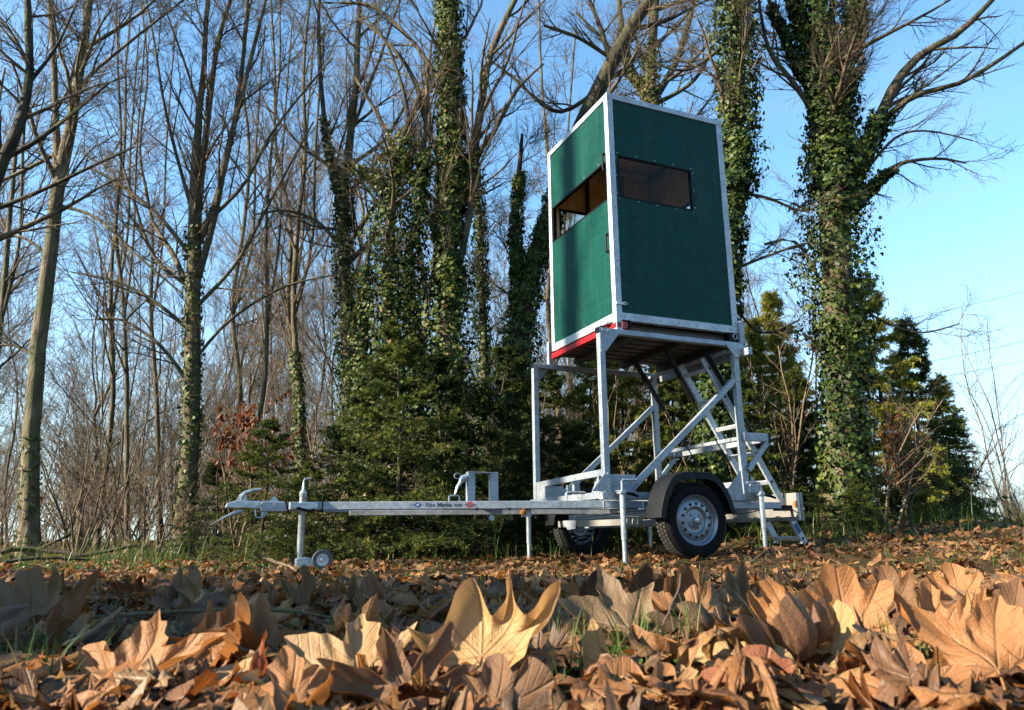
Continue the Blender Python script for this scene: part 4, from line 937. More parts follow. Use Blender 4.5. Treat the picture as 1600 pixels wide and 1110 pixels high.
bare_tree('bare_tree', 'tall bare tree with a fan of steep upright branches in the left wood', 10.2,
          [(285, 850, 40), (290, 790, 34), (297, 690, 31), (300, 600, 30), (301, 500, 28), (302, 420, 26), (303, 330, 22), (306, 260, 17), (310, 190, 13), (318, 110, 10), (325, 0, 8), (330, -90, 6)],
          stems=[[(304, 400, 17), (312, 300, 14), (322, 210, 12), (330, 140, 10), (342, 60, 9), (370, -30, 6)],
                 [(308, 440, 14), (335, 340, 12), (352, 250, 11), (375, 160, 9), (400, 60, 7), (425, -40, 5)],
                 [(312, 380, 11), (350, 270, 9), (375, 130, 8), (385, 30, 7), (390, -60, 5)]],
          limbs=[[(298, 400, 10), (250, 340, 9), (190, 290, 7), (140, 262, 4)], [(298, 450, 9), (240, 400, 8), (205, 300, 6), (185, 240, 4)], [(306, 480, 10), (370, 410, 8), (430, 300, 7), (490, 190, 4)], [(308, 360, 10), (380, 290, 8), (430, 200, 6), (520, 90, 4)],
                 [(300, 520, 9), (240, 470, 8), (180, 440, 6), (110, 425, 3)], [(306, 560, 8), (360, 500, 7), (440, 450, 6), (520, 430, 4)], [(296, 600, 9), (250, 540, 8), (190, 500, 6), (150, 500, 4)], [(300, 330, 9), (260, 180, 7), (240, 60, 5), (220, -40, 4)]],
          seed=13, bark='bark', n1=14, t1=(0.35, 1.0), lf=0.26, ang1=34, up=0.2, counts=(6, 6, 4),
          ivy=dict(on=[('t', 0.05, 0.5, 0.06)], n=1500, size=0.06))
bare_tree('ivy_tree', 'slim brown tree wrapped in thin ivy left of the dark ivy mass', 10.8,
          [(545, 850, 30), (545, 700, 27), (543, 560, 25), (540, 440, 23), (536, 330, 20), (545, 230, 15), (556, 140, 12), (560, 40, 10), (566, -80, 7)],
          stems=[[(540, 350, 13), (520, 260, 11), (505, 170, 9), (498, 60, 7), (500, -60, 5)]],
          limbs=[[(545, 260, 9), (600, 220, 8), (625, 180, 7), (650, 130, 4)], [(541, 400, 10), (500, 350, 8), (450, 330, 6), (400, 335, 4)], [(548, 210, 8), (590, 100, 7), (625, 0, 5)]],
          seed=14, n1=13, t1=(0.35, 1), counts=(6, 6, 4), ivy=dict(on=[('t', 0.1, 0.62, 0.13), ('s0', 0.0, 0.4, 0.06)], n=5200, size=0.06))
bare_tree('ivy_tree', 'crooked dark stem buried in a broad bushy mass of dark green ivy', 9.8,
          [(612, 850, 26), (612, 700, 24), (606, 560, 22), (607, 450, 20), (610, 350, 18), (622, 240, 13), (640, 190, 11), (655, 150, 9)],
          stems=[[(585, 800, 14), (570, 640, 12), (565, 500, 11), (575, 400, 9), (590, 330, 7)], [(650, 700, 12), (648, 560, 11), (640, 420, 10), (655, 320, 8), (660, 240, 6)]],
          limbs=[[(610, 335, 10), (605, 290, 9), (625, 240, 8), (650, 200, 5)], [(607, 300, 9), (560, 260, 8), (520, 235, 6), (500, 240, 3)], [(612, 300, 11), (640, 235, 9), (632, 150, 8), (600, 60, 6), (560, 20, 4)]],
          seed=15, bark='bark_dark', n1=7, t1=(0.6, 1), counts=(6, 5, 3), ivy=dict(on=[('t', 0.02, 0.92, 0.30), ('s0', 0.0, 0.85, 0.17), ('s1', 0.1, 1.0, 0.17), ('l1', 0.0, 0.5, 0.12)], n=17500, size=0.060, clump=0.85), ivy_label='broad dark green ivy mass')
bare_tree('ivy_tree', 'tallest ivy covered trunk left of the cabin with forked limbs high up', 9.9,
          [(702, 850, 44), (702, 700, 42), (700, 560, 40), (700, 430, 37), (703, 330, 34), (703, 230, 31), (704, 120, 29), (700, 0, 27), (696, -120, 24)],
          limbs=[[(716, 420, 17), (735, 330, 15), (743, 250, 13), (770, 210, 11), (808, 140, 8), (850, 100, 4)], [(712, 330, 22), (735, 260, 20), (750, 180, 19), (765, 90, 16), (805, 0, 12), (840, -60, 9)],
                 [(694, 270, 13), (668, 200, 11), (645, 120, 10), (600, 60, 8), (560, 30, 5)], [(692, 400, 13), (660, 300, 11), (665, 200, 9), (668, 100, 7)], [(695, 330, 12), (640, 270, 10), (590, 180, 8), (555, 120, 5)], [(690, 130, 12), (640, 60, 9), (580, 10, 8), (500, 5, 5)]],
          seed=16, n1=10, t1=(0.35, 1), counts=(7, 6, 4), ivy=dict(on=[('t', 0.0, 0.45, 0.30), ('t', 0.4, 1.0, 0.13), ('l1', 0, 0.25, 0.05)], n=16500, size=0.068, clump=0.6))
bare_tree('ivy_tree', 'slender pole of yellowish ivy between two thicker ivy trees', 13.0,
          [(758, 850, 18), (757, 700, 16), (756, 560, 15), (752, 420, 13), (748, 330, 11), (745, 270, 8), (748, 220, 5)],
          seed=17, n1=12, t1=(0.3, 1), lf=0.16, counts=(6, 5, 3), ivy=dict(on=[('t', 0.05, 0.95, 0.14)], n=4600, size=0.06))
bare_tree('ivy_tree', 'ivy clad tree whose bare leaning limb passes behind the cabin', 10.6,
          [(800, 850, 44), (802, 720, 42), (806, 600, 40), (814, 500, 38), (832, 420, 35), (856, 350, 33), (882, 270, 31), (905, 205, 30), (930, 150, 29), (955, 100, 27), (982, 50, 24), (1015, 0, 20), (1060, -70, 14)],
          stems=[[(812, 520, 20), (808, 430, 17), (806, 340, 14), (812, 260, 10), (816, 210, 6)]],
          limbs=[[(955, 100, 12), (940, 50, 11), (925, 10, 9), (905, -40, 7)], [(935, 140, 11), (870, 175, 9), (800, 120, 7), (760, 90, 4)], [(960, 95, 10), (905, 60, 8), (850, 40, 6)]],
          seed=18, bark='bark_dark', n1=12, t1=(0.5, 1), counts=(7, 6, 4), ivy=dict(on=[('t', 0.0, 0.38, 0.24), ('t', 0.35, 0.6, 0.12), ('s0', 0, 0.85, 0.08)], n=10500, size=0.068, clump=0.55))
bare_tree('bare_tree', 'broad bare crown rising behind the cabin roof', 12.5,
          [(1030, 850, 40), (1030, 600, 37), (1028, 400, 33), (1024, 260, 30), (1020, 180, 27), (1015, 130, 24), (1020, 60, 17), (1030, -60, 12)],
          stems=[[(1018, 150, 18), (985, 110, 14), (972, 50, 12), (965, -30, 9)], [(1020, 160, 15), (1055, 100, 12), (1075, 40, 10), (1095, -40, 7)]],
          limbs=[[(1020, 165, 11), (1080, 130, 9), (1110, 80, 7), (1120, 20, 4)], [(985, 110, 9), (940, 60, 7), (900, 20, 5)]],
          seed=19, bark='bark_dark', n1=13, t1=(0.5, 1), counts=(7, 6, 3), ivy=dict(on=[('t', 0.0, 0.85, 0.12), ('s0', 0, 0.6, 0.05)], n=6500, size=0.06))
bare_tree('ivy_tree', 'ivy draped trunk standing close behind the right side of the cabin', 9.4,
          [(1106, 850, 40), (1112, 700, 38), (1124, 560, 36), (1134, 430, 34), (1142, 330, 34), (1148, 220, 33), (1150, 110, 32), (1148, 0, 30), (1144, -120, 27)],
          limbs=[[(1150, 300, 9), (1200, 310, 7), (1260, 330, 5), (1300, 300, 3)], [(1150, 420, 7), (1200, 400, 6), (1262, 380, 5), (1310, 385, 3)], [(1148, 480, 7), (1190, 520, 6), (1250, 500, 4)], [(1142, 60, 11), (1095, 100, 8), (1060, 110, 6), (1010, 95, 4)]],
          seed=20, bark='bark_dark', n1=7, t1=(0.5, 1), counts=(6, 6, 4), ivy=dict(on=[('t', 0.0, 0.4, 0.14), ('t', 0.35, 0.62, 0.12), ('t', 0.55, 1.0, 0.26)], n=15500, size=0.068, clump=0.75))
bare_tree('ivy_tree', 'huge many stemmed ivy tree with wide bare limbs right of the cabin', 9.6,
          [(1312, 850, 62), (1314, 740, 58), (1316, 640, 56), (1314, 540, 54), (1308, 440, 54), (1304, 340, 54), (1296, 250, 50), (1290, 180, 42), (1284, 90, 30), (1276, 0, 26), (1270, -110, 20)],
          stems=[[(1300, 260, 30), (1318, 170, 26), (1324, 90, 24), (1338, 0, 22), (1350, -100, 17)], [(1292, 230, 20), (1275, 150, 20), (1262, 70, 17), (1240, 0, 14), (1228, -80, 10)], [(1304, 240, 16), (1302, 130, 13), (1300, 40, 12), (1302, -70, 9)]],
          limbs=[[(1310, 330, 30), (1345, 250, 28), (1372, 190, 25), (1400, 130, 21), (1440, 85, 17), (1500, 50, 14), (1560, -10, 10)],
                 [(1330, 260, 16), (1380, 190, 15), (1430, 150, 13), (1500, 130, 11), (1560, 95, 9), (1610, 60, 7)],
                 [(1322, 330, 20), (1352, 300, 18), (1378, 275, 14), (1410, 255, 9), (1465, 248, 7), (1510, 255, 3)],
                 [(1288, 200, 15), (1240, 130, 12), (1205, 85, 10), (1192, 40, 8), (1180, -40, 5)],
                 [(1290, 160, 16), (1245, 100, 14), (1225, 50, 12), (1205, 10, 10), (1190, -40, 8)],
                 [(1318, 520, 9), (1250, 385, 7), (1195, 382, 6)], [(1345, 480, 7), (1385, 505, 5), (1440, 520, 4), (1500, 506, 3)], [(1350, 270, 8), (1400, 215, 6), (1450, 205, 4), (1520, 220, 3)]],
          seed=21, bark='bark', n1=8, t1=(0.55, 1), counts=(7, 6, 4),
          ivy=dict(on=[('t', 0.0, 0.35, 0.16), ('t', 0.3, 0.62, 0.36), ('t', 0.55, 0.95, 0.18), ('s0', 0, 0.9, 0.16), ('s1', 0, 0.9, 0.10), ('l0', 0.0, 0.45, 0.13), ('l2', 0, 0.5, 0.10), ('l4', 0, 0.8, 0.05)], n=27000, size=0.066, clump=0.8))

# a few more distinct slimmer trees in the left and middle wood
mid = [(200, 12.5, 16, -6, 'thin crooked sapling between the two tall left trees'), (400, 13.5, 17, 8, 'slim bare tree just right of the fan shaped tree'), (455, 12.0, 24, 6, 'slim tree with ivy at its foot above the coupling end of the trailer'), (480, 15.0, 20, -14, 'pale slim tree beside the brown ivy stem'),
       (-30, 12, 24, 20, 'stout bare tree half outside the left edge'), (150, 14.5, 18, 14, 'upright bare tree behind the pale barked tree'), (250, 16.5, 16, -8, 'thin straight tree left of the fan shaped tree'), (640, 15.5, 22, 10, 'bare tree showing between the ivy trees'),
       (350, 17.5, 20, 12, 'straight bare tree well behind the fan shaped tree'), (880, 14.0, 20, -10, 'bare tree behind the left edge of the cabin')]
for i, (u, D, w, lean, lab) in enumerate(mid):
    rg0 = np.random.default_rng(100 + i); j = rg0.normal(size=8) * 6
    w = w * 0.62; tr_ = [(u, 860, w * 1.1)] + [(u + lean * k * 0.55 + j[k], 860 - 125 * k, w * (1 - 0.105 * k)) for k in range(1, 8)]
    bare_tree('bare_tree', lab, D, tr_, stems=[[(u + lean * 1.6 + j[3], 500, w * .5), (u + lean * 2 + 20, 380, w * .42), (u + lean * 2 + 26, 230, w * .35), (u + lean * 2 + 40, 40, w * .25)]], seed=40 + i, n1=14, t1=(0.22, 1), lf=0.24, ang1=40, up=0.18, counts=(5, 4, 3),
              twig='twig', ivy=dict(on=[('t', 0.02, 0.35, 0.08)], n=1500, size=0.06) if i in (2, 3) else None, rmin=0.005)

# ------------------------------------------------------------------ the wood behind: copies of a few bare trees
def proto_tree(seed, H, r0, lean, counts, mats, n1=20):
    rg = np.random.default_rng(seed); K = 14
    z = np.linspace(-0.2, H, K); P_ = np.stack([np.cumsum(rg.normal(size=K)) * 0.12 + lean * z / H, np.cumsum(rg.normal(size=K)) * 0.12, z], -1)
    Rr = r0 * (1 - 0.85 * (z + .2) / (H + .2)); Rr[0] *= 1.4
    tm = np_mesh('trunk', [tubes(P_[None], Rr[None], 7)], mats[0], smooth=True)
    al = []
    g1 = grow(rg, P_[None], Rr[None], n1, 0.08, 1, 0.30, 40, 6, 0.07, 0.18, 0.45, 0.008, False, 1.0, 4.5); al.append(tubes(g1[0], g1[1], 4))
    g2 = grow(rg, g1[0], g1[1], counts[0], 0.15, 1, 0.5, 34, 5, 0.07, 0.12, 0.55, 0.0055, False, 0.5, 2.6); al.append(tubes(g2[0], g2[1], 3))
    g3 = grow(rg, g2[0], g2[1], counts[1], 0.1, 1, 0.6, 32, 4, 0.08, 0.08, 0.7, 0.0038, False, 0.3, 1.5); al.append(tubes(g3[0], g3[1], 3))
    return tm, np_mesh('crown', al, mats[1], smooth=True)
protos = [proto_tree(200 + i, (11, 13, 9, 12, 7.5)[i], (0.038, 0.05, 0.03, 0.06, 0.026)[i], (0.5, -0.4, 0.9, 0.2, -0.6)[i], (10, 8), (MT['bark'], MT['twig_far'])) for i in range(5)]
rg = np.random.default_rng(5)
spots = []
while len(spots) < 125:
    u = rg.uniform(-120, 1050) if len(spots) < 98 else rg.uniform(850, 1320); D = rg.uniform(15, 40)
    p = at(u, 830, D)
    if all((p.x - q[0]) ** 2 + (p.y - q[1]) ** 2 > 0.9 for q in spots): spots.append((p.x, p.y, u))
def wood_band(u):
    for lim, t in ((30, 'beyond the left frame edge trees'), (200, 'behind the tall pale barked tree'), (400, 'behind the fan shaped tree'), (560, 'between fan shaped tree and ivy trees'), (740, 'behind the broad ivy mass'), (900, 'behind the leaning ivy clad tree'), (1100, 'behind the cabin')):
        if u < lim: return t
    return 'behind the huge many stemmed ivy tree'
for i, (x, y, u) in enumerate(spots):
    pm = protos[i % 5]; e = empty('wood_tree', (x, y, gz(x, y)), rg.uniform(0, 6.28), label='slender bare tree deep in the wood ' + wood_band(u), cat='tree', group='bare trees deep in the wood ' + wood_band(u))
    e.rotation_euler = (rg.normal() * 0.07, rg.normal() * 0.07, rg.uniform(0, 6.28))
    s = rg.uniform(0.7, 1.2) * (1 if u < 700 else 0.72); e.scale = (s, s, s * rg.uniform(0.9, 1.15))
    for nm, m in (('trunk', pm[0]), ('crown', pm[1])): link(bpy.data.objects.new(nm, m), e)

rgc = np.random.default_rng(9); zc_ = np.linspace(-.2, 12, 14); gc_ = grow(rgc, np.stack([0 * zc_, 0 * zc_, zc_], -1)[None], (0.06 - .004 * zc_)[None], 12, 0.5, 1, 0.26, 40, 6, .1, .2, .5, .01, False, 1, 3.5)
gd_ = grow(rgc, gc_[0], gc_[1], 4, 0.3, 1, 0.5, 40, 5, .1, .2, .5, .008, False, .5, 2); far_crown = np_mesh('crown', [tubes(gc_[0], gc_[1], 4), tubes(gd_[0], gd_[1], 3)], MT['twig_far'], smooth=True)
for k, (x, y0_, H_s, rad, lab) in enumerate(((-8.2, 1.42, 4.98, 0.40, 'unseen trunk added left of the camera to throw shade across the near leaves'), (-9.6, 2.12, 5.86, 0.44, 'second added shade trunk left of the camera, a little farther from it'), (-8.0, 3.02, 5.15, 0.50, 'third added shade trunk left of the camera, thickest of the three'))):  # unseen trunks added to shade the near leaves; their heights set the shadow's reach
    rgs = np.random.default_rng(520 + k); y = y0_ + 0.37 * x; zt = np.linspace(-0.2, H_s, 18); pt = np.stack([0.10 * np.sin(zt * 0.9 + k), 0.10 * np.cos(zt * 1.3 + k), zt], -1); rt = rad * (1.15 - 0.06 * zt) * (1 + 0.06 * rgs.normal(size=18)); rt[-2] *= 0.7; rt[-1] *= 0.15
    e = empty('added_shade_trunk', (x, y, gz(x, y)), 0, label=lab, cat='tree'); link(bpy.data.objects.new('trunk', np_mesh('trunk', [tubes(pt[None], rt[None], 12)], MT['bark'], smooth=True)), e)
    st_ = grow(rgs, pt[None], rt[None], 9, 0.3, 0.98, 0.22, 50, 6, .1, .15, .3, .012, False, .4, 1.4); st2 = grow(rgs, st_[0], st_[1], 6, .1, 1, .6, 36, 4, .1, .1, .6, .005, False, .2, .9)
    link(bpy.data.objects.new('crown', np_mesh('crown', [tubes(st_[0], st_[1], 5), tubes(st2[0], st2[1], 3)], MT['twig'], smooth=True)), e)
for (x, y, st_, sc3, pi, lab) in ((-18.2, 0.03, 1.0, 1.9, -1, 'very tall bare tree far left that stripes the cabin with shadow'), (-26.0, -3.3, 2.6, 2.0, 1, 'farthest tall bare tree on the sunny side of the clearing')):
    e = empty('bare_tree', (x, y, gz(x, y)), pi * 1.7, label=lab, cat='tree'); e.scale = (sc3, sc3, sc3)
    if pi < 0:
        zt = np.linspace(-0.2, 12, 16); pt = np.stack([0.05 * np.sin(zt), 0.05 * np.cos(zt * 1.3), zt], -1); tmm = np_mesh('trunk', [tubes(pt[None], (0.135 - 0.0065 * zt)[None], 10)], MT['bark'], smooth=True)
    o = bpy.data.objects.new('trunk', protos[pi][0] if pi >= 0 else tmm); link(o, e); o.scale = (st_, st_, 1)
    if x < -12:
        o = bpy.data.objects.new('crown', far_crown); link(o, e)
def thicket(seed, H, n_):
    rg = np.random.default_rng(seed); K = 8; d = norm(np.stack([rg.normal(0, .28, n_), rg.normal(0, .28, n_), np.ones(n_)], -1)); P_ = np.zeros((n_, K, 3)); P_[:, 0, :2] = rg.normal(0, .25, (n_, 2)); P_[:, 0, 2] = -.1; hh = H * rg.uniform(.6, 1.1, n_)
    for k in range(1, K):
        d = norm(d + rg.normal(size=(n_, 3)) * 0.09); P_[:, k] = P_[:, k - 1] + d * (hh / (K - 1))[:, None]
    Rr = 0.02 * np.linspace(1, .3, K)[None] * np.ones((n_, 1)); al = [tubes(P_, Rr, 4)]
    g2 = grow(rg, P_, Rr, 12, 0.1, 1, 0.42, 36, 5, .08, .12, .5, .006, False, .3, 2.2); al.append(tubes(g2[0], g2[1], 3)); g3 = grow(rg, g2[0], g2[1], 8, .1, 1, .6, 32, 4, .09, .08, .7, .004, False, .2, 1.2); al.append(tubes(g3[0], g3[1], 3))
    return tubes(P_, Rr, 5), al[1:]
ths = []
for k in range(3):
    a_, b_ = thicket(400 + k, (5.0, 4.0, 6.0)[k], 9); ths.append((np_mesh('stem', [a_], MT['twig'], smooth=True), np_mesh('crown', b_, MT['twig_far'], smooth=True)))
rgt = np.random.default_rng(31)
for k in range(64):
    u = rgt.uniform(-100, 900) if k < 56 else rgt.uniform(1380, 1700); D = rgt.uniform(15, 34) if k < 56 else rgt.uniform(24, 40); p = at(u, 830, D); e = empty('thicket', (p.x, p.y, gz(p.x, p.y)), rgt.uniform(0, 6.28), label='many stemmed bare thicket in the wood ' + wood_band(u), cat='shrub', group='thickets in the wood ' + wood_band(u)); sc_ = rgt.uniform(.75, 1.2) * (1 if k < 56 else .6); e.scale = (sc_,) * 3
    for nm, m in zip(('stem', 'crown'), ths[k % 3]): link(bpy.data.objects.new(nm, m), e)
# brushwood: thin upright shoots and arching twigs between the trunks
def brush(rg, n, ubox, Dbox, hbox, mat, name, label, r=0.006, kind='stuff', twigs=(5, 4)):
    u = rg.uniform(*ubox, n); D = rg.uniform(*Dbox, n)
    P0 = np.array([at(a, 840, d)[:] for a, d in zip(u, D)]); P0[:, 2] = ground(P0[:, 0], P0[:, 1]) - 0.05
    K = 7; H = rg.uniform(*hbox, n); d = norm(np.stack([rg.normal(0, .3, n), rg.normal(0, .3, n), np.ones(n)], -1)); P_ = np.empty((n, K, 3)); P_[:, 0] = P0
    for k in range(1, K):
        d = norm(d + rg.normal(size=(n, 3)) * 0.13); P_[:, k] = P_[:, k - 1] + d * (H / (K - 1))[:, None]
    Rr = (r + H * 0.004)[:, None] * np.linspace(1, 0.35, K)[None]
    al = [tubes(P_, Rr, 4)]
    g2 = grow(rg, P_, Rr, twigs[0], 0.15, 1, 0.4, 38, 4, 0.14, 0.1, 0.6, 0.004, False, 0.12, 1.2); al.append(tubes(g2[0], g2[1], 3))
    g3 = grow(rg, g2[0], g2[1], twigs[1], 0.15, 1, 0.5, 36, 3, 0.14, 0.05, 0.7, 0.003, False, 0.1, 0.6); al.append(tubes(g3[0], g3[1], 3))
    o = bpy.data.objects.new(name, np_mesh(name, al, mat, smooth=True)); link(o); tag(o, label, kind=kind); return o
brush(np.random.default_rng(61), 230, (-120, 560), (11.5, 24), (0.8, 3.2), MT['twig_far'], 'brushwood', 'dense brown brushwood of thin shoots between the left trunks')
brush(np.random.default_rng(62), 120, (1380, 1700), (13, 22), (0.5, 1.6), MT['twig_far'], 'brushwood', 'low brown brushwood at the right edge of the clearing')
brush(np.random.default_rng(63), 200, (380, 1200), (10, 14), (1.0, 2.6), MT['deadwood'], 'brushwood', 'pale dry shoots rising among the young spruces', r=0.0035, twigs=(3, 2))

def shrub(name, label, u, v, D, H, n, seed, mat, spread=0.5, leaves=None, leafmat=None, lsize=0.06, region=(0.3, 1.0), cat='shrub'):
    rg = np.random.default_rng(seed); b0 = at(u, v, D); bx_, by_ = b0.x, b0.y; zb = gz(bx_, by_)
    K = 8; d = norm(np.stack([rg.normal(0, spread, n), rg.normal(0, spread, n), np.ones(n)], -1)); P_ = np.zeros((n, K, 3)); P_[:, 0, :2] = rg.normal(0, 0.05, (n, 2)); P_[:, 0, 2] = -0.05
    hh = H * rg.uniform(0.7, 1.1, n)
    for k in range(1, K):
        d = norm(d + rg.normal(size=(n, 3)) * 0.12 + np.array([0, 0, 0.05])); P_[:, k] = P_[:, k - 1] + d * (hh / (K - 1))[:, None]
    Rr = (0.006 + min(H, 3) * 0.005) * np.linspace(1, 0.3, K)[None] * np.ones((n, 1))
    e = empty(name, (bx_, by_, zb), label=label, cat=cat)
    g2 = grow(rg, P_, Rr, 11, 0.2, 1, 0.42, 38, 5, 0.09, 0.08, 0.6, 0.004, False, 0.15, 1.6)
    g3 = grow(rg, g2[0], g2[1], 7, 0.15, 1, 0.5, 38, 4, 0.14, 0.04, 0.7, 0.003, False, 0.1, 0.6)
    link(bpy.data.objects.new('stem', np_mesh('stem', [tubes(P_, Rr, 6)], mat, smooth=True)), e)
    link(bpy.data.objects.new('crown', np_mesh('crown', [tubes(g2[0], g2[1], 4), tubes(g3[0], g3[1], 3)], mat, smooth=True)), e)
    if leaves:
        i = rg.integers(0, len(g3[0]), leaves); p, dd, _ = interp(g3[0], g3[1], i, rg.random(leaves)); keep = (p[:, 2] > H * region[0]) & (p[:, 2] < H * region[1]); p = p[keep]; c = len(p)
        s = lsize * rg.uniform(0.6, 1.3, c); dn = norm(np.stack([rg.normal(0, .5, c), rg.normal(0, .5, c), -np.ones(c)], -1)); nr = norm(np.cross(dn, rg.normal(size=(c, 3)))); sd_ = np.cross(nr, dn)
        shp = [(0, 0, 0), (0.3, 0.35, .1), (0.28, 0.7, .12), (0, 1.1, 0), (-0.28, 0.7, .12), (-0.3, 0.35, .1)]
        Vv = np.stack([p + (sd_ * a + dn * b_ + nr * c_) * s[:, None] for a, b_, c_ in shp], 1); base = (np.arange(c) * 6)[:, None]
        Fc = np.concatenate([base + np.array([[0, 1, 2, 3]]), base + np.array([[0, 3, 4, 5]])])
        link(bpy.data.objects.new('foliage', np_mesh('foliage', [(Vv.reshape(-1, 3), Fc)], leafmat, tone=np.repeat(rg.random(c), 6))), e)
    return e
shrub('sapling', 'young sapling still holding rusty orange dry leaves', 372, 860, 8.6, 2.0, 4, 71, MT['deadwood'], 0.22, 1500, MT['beech'], 0.05, (0.5, 1.0), 'sapling')
shrub('bare_shrub', 'reddish bare shrub tree at the far right edge', 1585, 850, 19, 5.6, 5, 72, MT['deadwood'], 0.10, cat='shrub')
shrub('bare_shrub', 'dark twiggy bush right of the tall conifers', 1475, 850, 12.5, 2.0, 9, 73, MT['twig'], 0.45)
shrub('bare_shrub', 'brown leaved bush in front of the right conifers', 1425, 850, 10.6, 1.7, 6, 74, MT['twig'], 0.35, 500, MT['beech'], 0.05)
shrub('bare_shrub', 'tangle of pale bare stems left of the huge ivy tree', 1235, 850, 10.4, 3.1, 4, 75, MT['deadwood'], 0.2)
shrub('bare_shrub', 'pale crooked bare stems right of the huge ivy tree', 1388, 850, 9.6, 2.4, 3, 76, MT['deadwood'], 0.2)
shrub('bare_shrub', 'dry bush leaning beside the foot of the fan shaped tree', 240, 855, 9.4, 1.3, 6, 77, MT['deadwood'], 0.5)
shrub('bare_shrub', 'low thicket of arching stems beside the left pale trunk', 115, 855, 10.4, 1.9, 6, 78, MT['twig'], 0.5)

# ------------------------------------------------------------------ conifers
def conifer_mesh(seed, H, W, nb, mat_needle, droop=0.15, dens=1.0, nl=0.024, ragged=0.35, upcurl=0.25):
    rg = np.random.default_rng(seed); K = 10
    z = np.linspace(-0.1, H, K); T_ = np.stack([np.cumsum(rg.normal(size=K)) * 0.006 * H, np.cumsum(rg.normal(size=K)) * 0.006 * H, z], -1); Rr = H * 0.013 * (1 - 0.93 * (z + .1) / (H + .1))
    trunk = np_mesh('trunk', [tubes(T_[None], Rr[None], 8)], MT['bark_dark'], smooth=True)
    # whorled branches
    t = (np.arange(nb) + rg.random(nb)) / nb; t = 0.02 + 0.97 * t ** 1.15
    p, d, r = interp(T_[None], Rr[None], np.zeros(nb, int), t)
    az = rg.random(nb) * 2 * np.pi; ln = W * (1 - t) ** 0.85 * rg.uniform(1 - ragged, 1 + ragged * 0.5, nb) + 0.05 * H * 0.3
    el = np.radians(-8 + 45 * t + rg.normal(0, 8, nb)); K2 = 7; P_ = np.empty((nb, K2, 3)); P_[:, 0] = p
    dr = np.stack([np.cos(az) * np.cos(el), np.sin(az) * np.cos(el), np.sin(el)], -1)
    for k in range(1, K2):
        dr[:, 2] += (-droop if k < 4 else upcurl) * 0.5; dr = norm(dr + rg.normal(size=(nb, 3)) * 0.04); P_[:, k] = P_[:, k - 1] + dr * (ln / (K2 - 1))[:, None]
    B = np.maximum(0.004, ln * 0.008)[:, None] * np.linspace(1, .3, K2)[None]
    wood = [tubes(P_, B, 4)]
    def side(P1, R1, n, lf, a0, lmin, lmax, flat):
        N = len(P1); i = np.repeat(np.arange(N), n); tt = 0.12 + 0.88 * (np.tile(np.arange(n), N) + rg.random(N * n)) / n
        L = np.linalg.norm(np.diff(P1, axis=1), axis=-1).sum(1); q, dd, _ = interp(P1, R1, i, tt)
        sd_ = norm(np.cross(dd, np.array([0, 0, 1.0]) + rg.normal(size=dd.shape) * flat)) * np.where(rg.random(len(i)) > 0.5, 1, -1)[:, None]
        a = np.radians(rg.normal(a0, 8, len(i)))[:, None]; dr = norm(dd * np.cos(a) + sd_ * np.sin(a) + np.array([0, 0, -0.05]))
        l_ = np.clip(L[i] * lf * (1 - 0.75 * tt) * rg.uniform(.7, 1.2, len(i)), lmin, lmax); Q = np.stack([q, q + dr * l_[:, None] * .5, q + norm(dr + np.array([0, 0, -0.12])) * l_[:, None]], 1)
        return Q, np.full((len(i), 3), 0.0022)
    n2 = max(5, int(9 * dens)); g2 = side(P_, B, n2, 0.55, 52, 0.05 * H * .6, 0.4 * W, 0.3)
    g3 = side(g2[0], g2[1], max(3, int(5 * dens)), 0.6, 45, 0.035 * H * .6, 0.30 * W, 0.8)
    wood.append(tubes(g2[0], g2[1], 3))
    # needles all round every shoot
    ND = []
    tones = []
    tips = P_[:, -4:]
    for (Q, per) in ((g2[0], int(19 * dens)), (g3[0], int(16 * dens)), (tips[:, [0, 1, 3]], int(26 * dens))):
        N = len(Q); i = np.repeat(np.arange(N), per); tt = rg.random(N * per); q, dd, _ = interp(Q, np.zeros(Q.shape[:2]), i, tt)
        rd = norm(np.cross(dd, rg.normal(size=dd.shape))); nd = norm(dd * 0.75 + rd); l_ = nl * rg.uniform(.7, 1.3, len(i))[:, None]; wv = norm(np.cross(nd, rg.normal(size=nd.shape))) * l_ * 0.13
        ND.append(np.stack([q - wv, q + wv, q + nd * l_], 1)); tn = np.repeat(np.clip(rg.normal(0.42, 0.2, N), 0, 1), per) + 0.15 * (tt - .5); tones.append(np.repeat(np.clip(tn, 0, 1), 3))
    ND = np.concatenate(ND).reshape(-1, 3); Fc = np.arange(len(ND)).reshape(-1, 3)
    wood_m = np_mesh('branches', wood, MT['bark_dark'], smooth=True)
    return trunk, wood_m, np_mesh('crown', [(ND, Fc)], mat_needle, tone=np.concatenate(tones))
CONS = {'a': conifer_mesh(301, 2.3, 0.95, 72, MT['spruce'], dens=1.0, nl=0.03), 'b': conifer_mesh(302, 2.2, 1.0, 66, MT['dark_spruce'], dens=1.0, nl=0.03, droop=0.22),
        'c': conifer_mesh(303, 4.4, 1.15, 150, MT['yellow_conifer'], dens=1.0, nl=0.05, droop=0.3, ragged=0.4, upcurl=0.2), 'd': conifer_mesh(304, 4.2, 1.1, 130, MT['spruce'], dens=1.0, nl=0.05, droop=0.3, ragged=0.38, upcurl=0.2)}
def conifer(kind, u, D, height, label, rz=0.0, wide=1.0, z=0.0):
    p = at(u, 850, D); zb = gz(p.x, p.y); e = empty('conifer', (p.x, p.y, zb + z), rz, label=label, cat='conifer')
    H0 = {'a': 2.3, 'b': 2.2, 'c': 4.4, 'd': 4.2}[kind]; s = height / H0; e.scale = (s * wide, s * wide, s)
    for nm, m in zip(('trunk', 'branches', 'crown'), CONS[kind]): link(bpy.data.objects.new(nm, m), e)
    return e
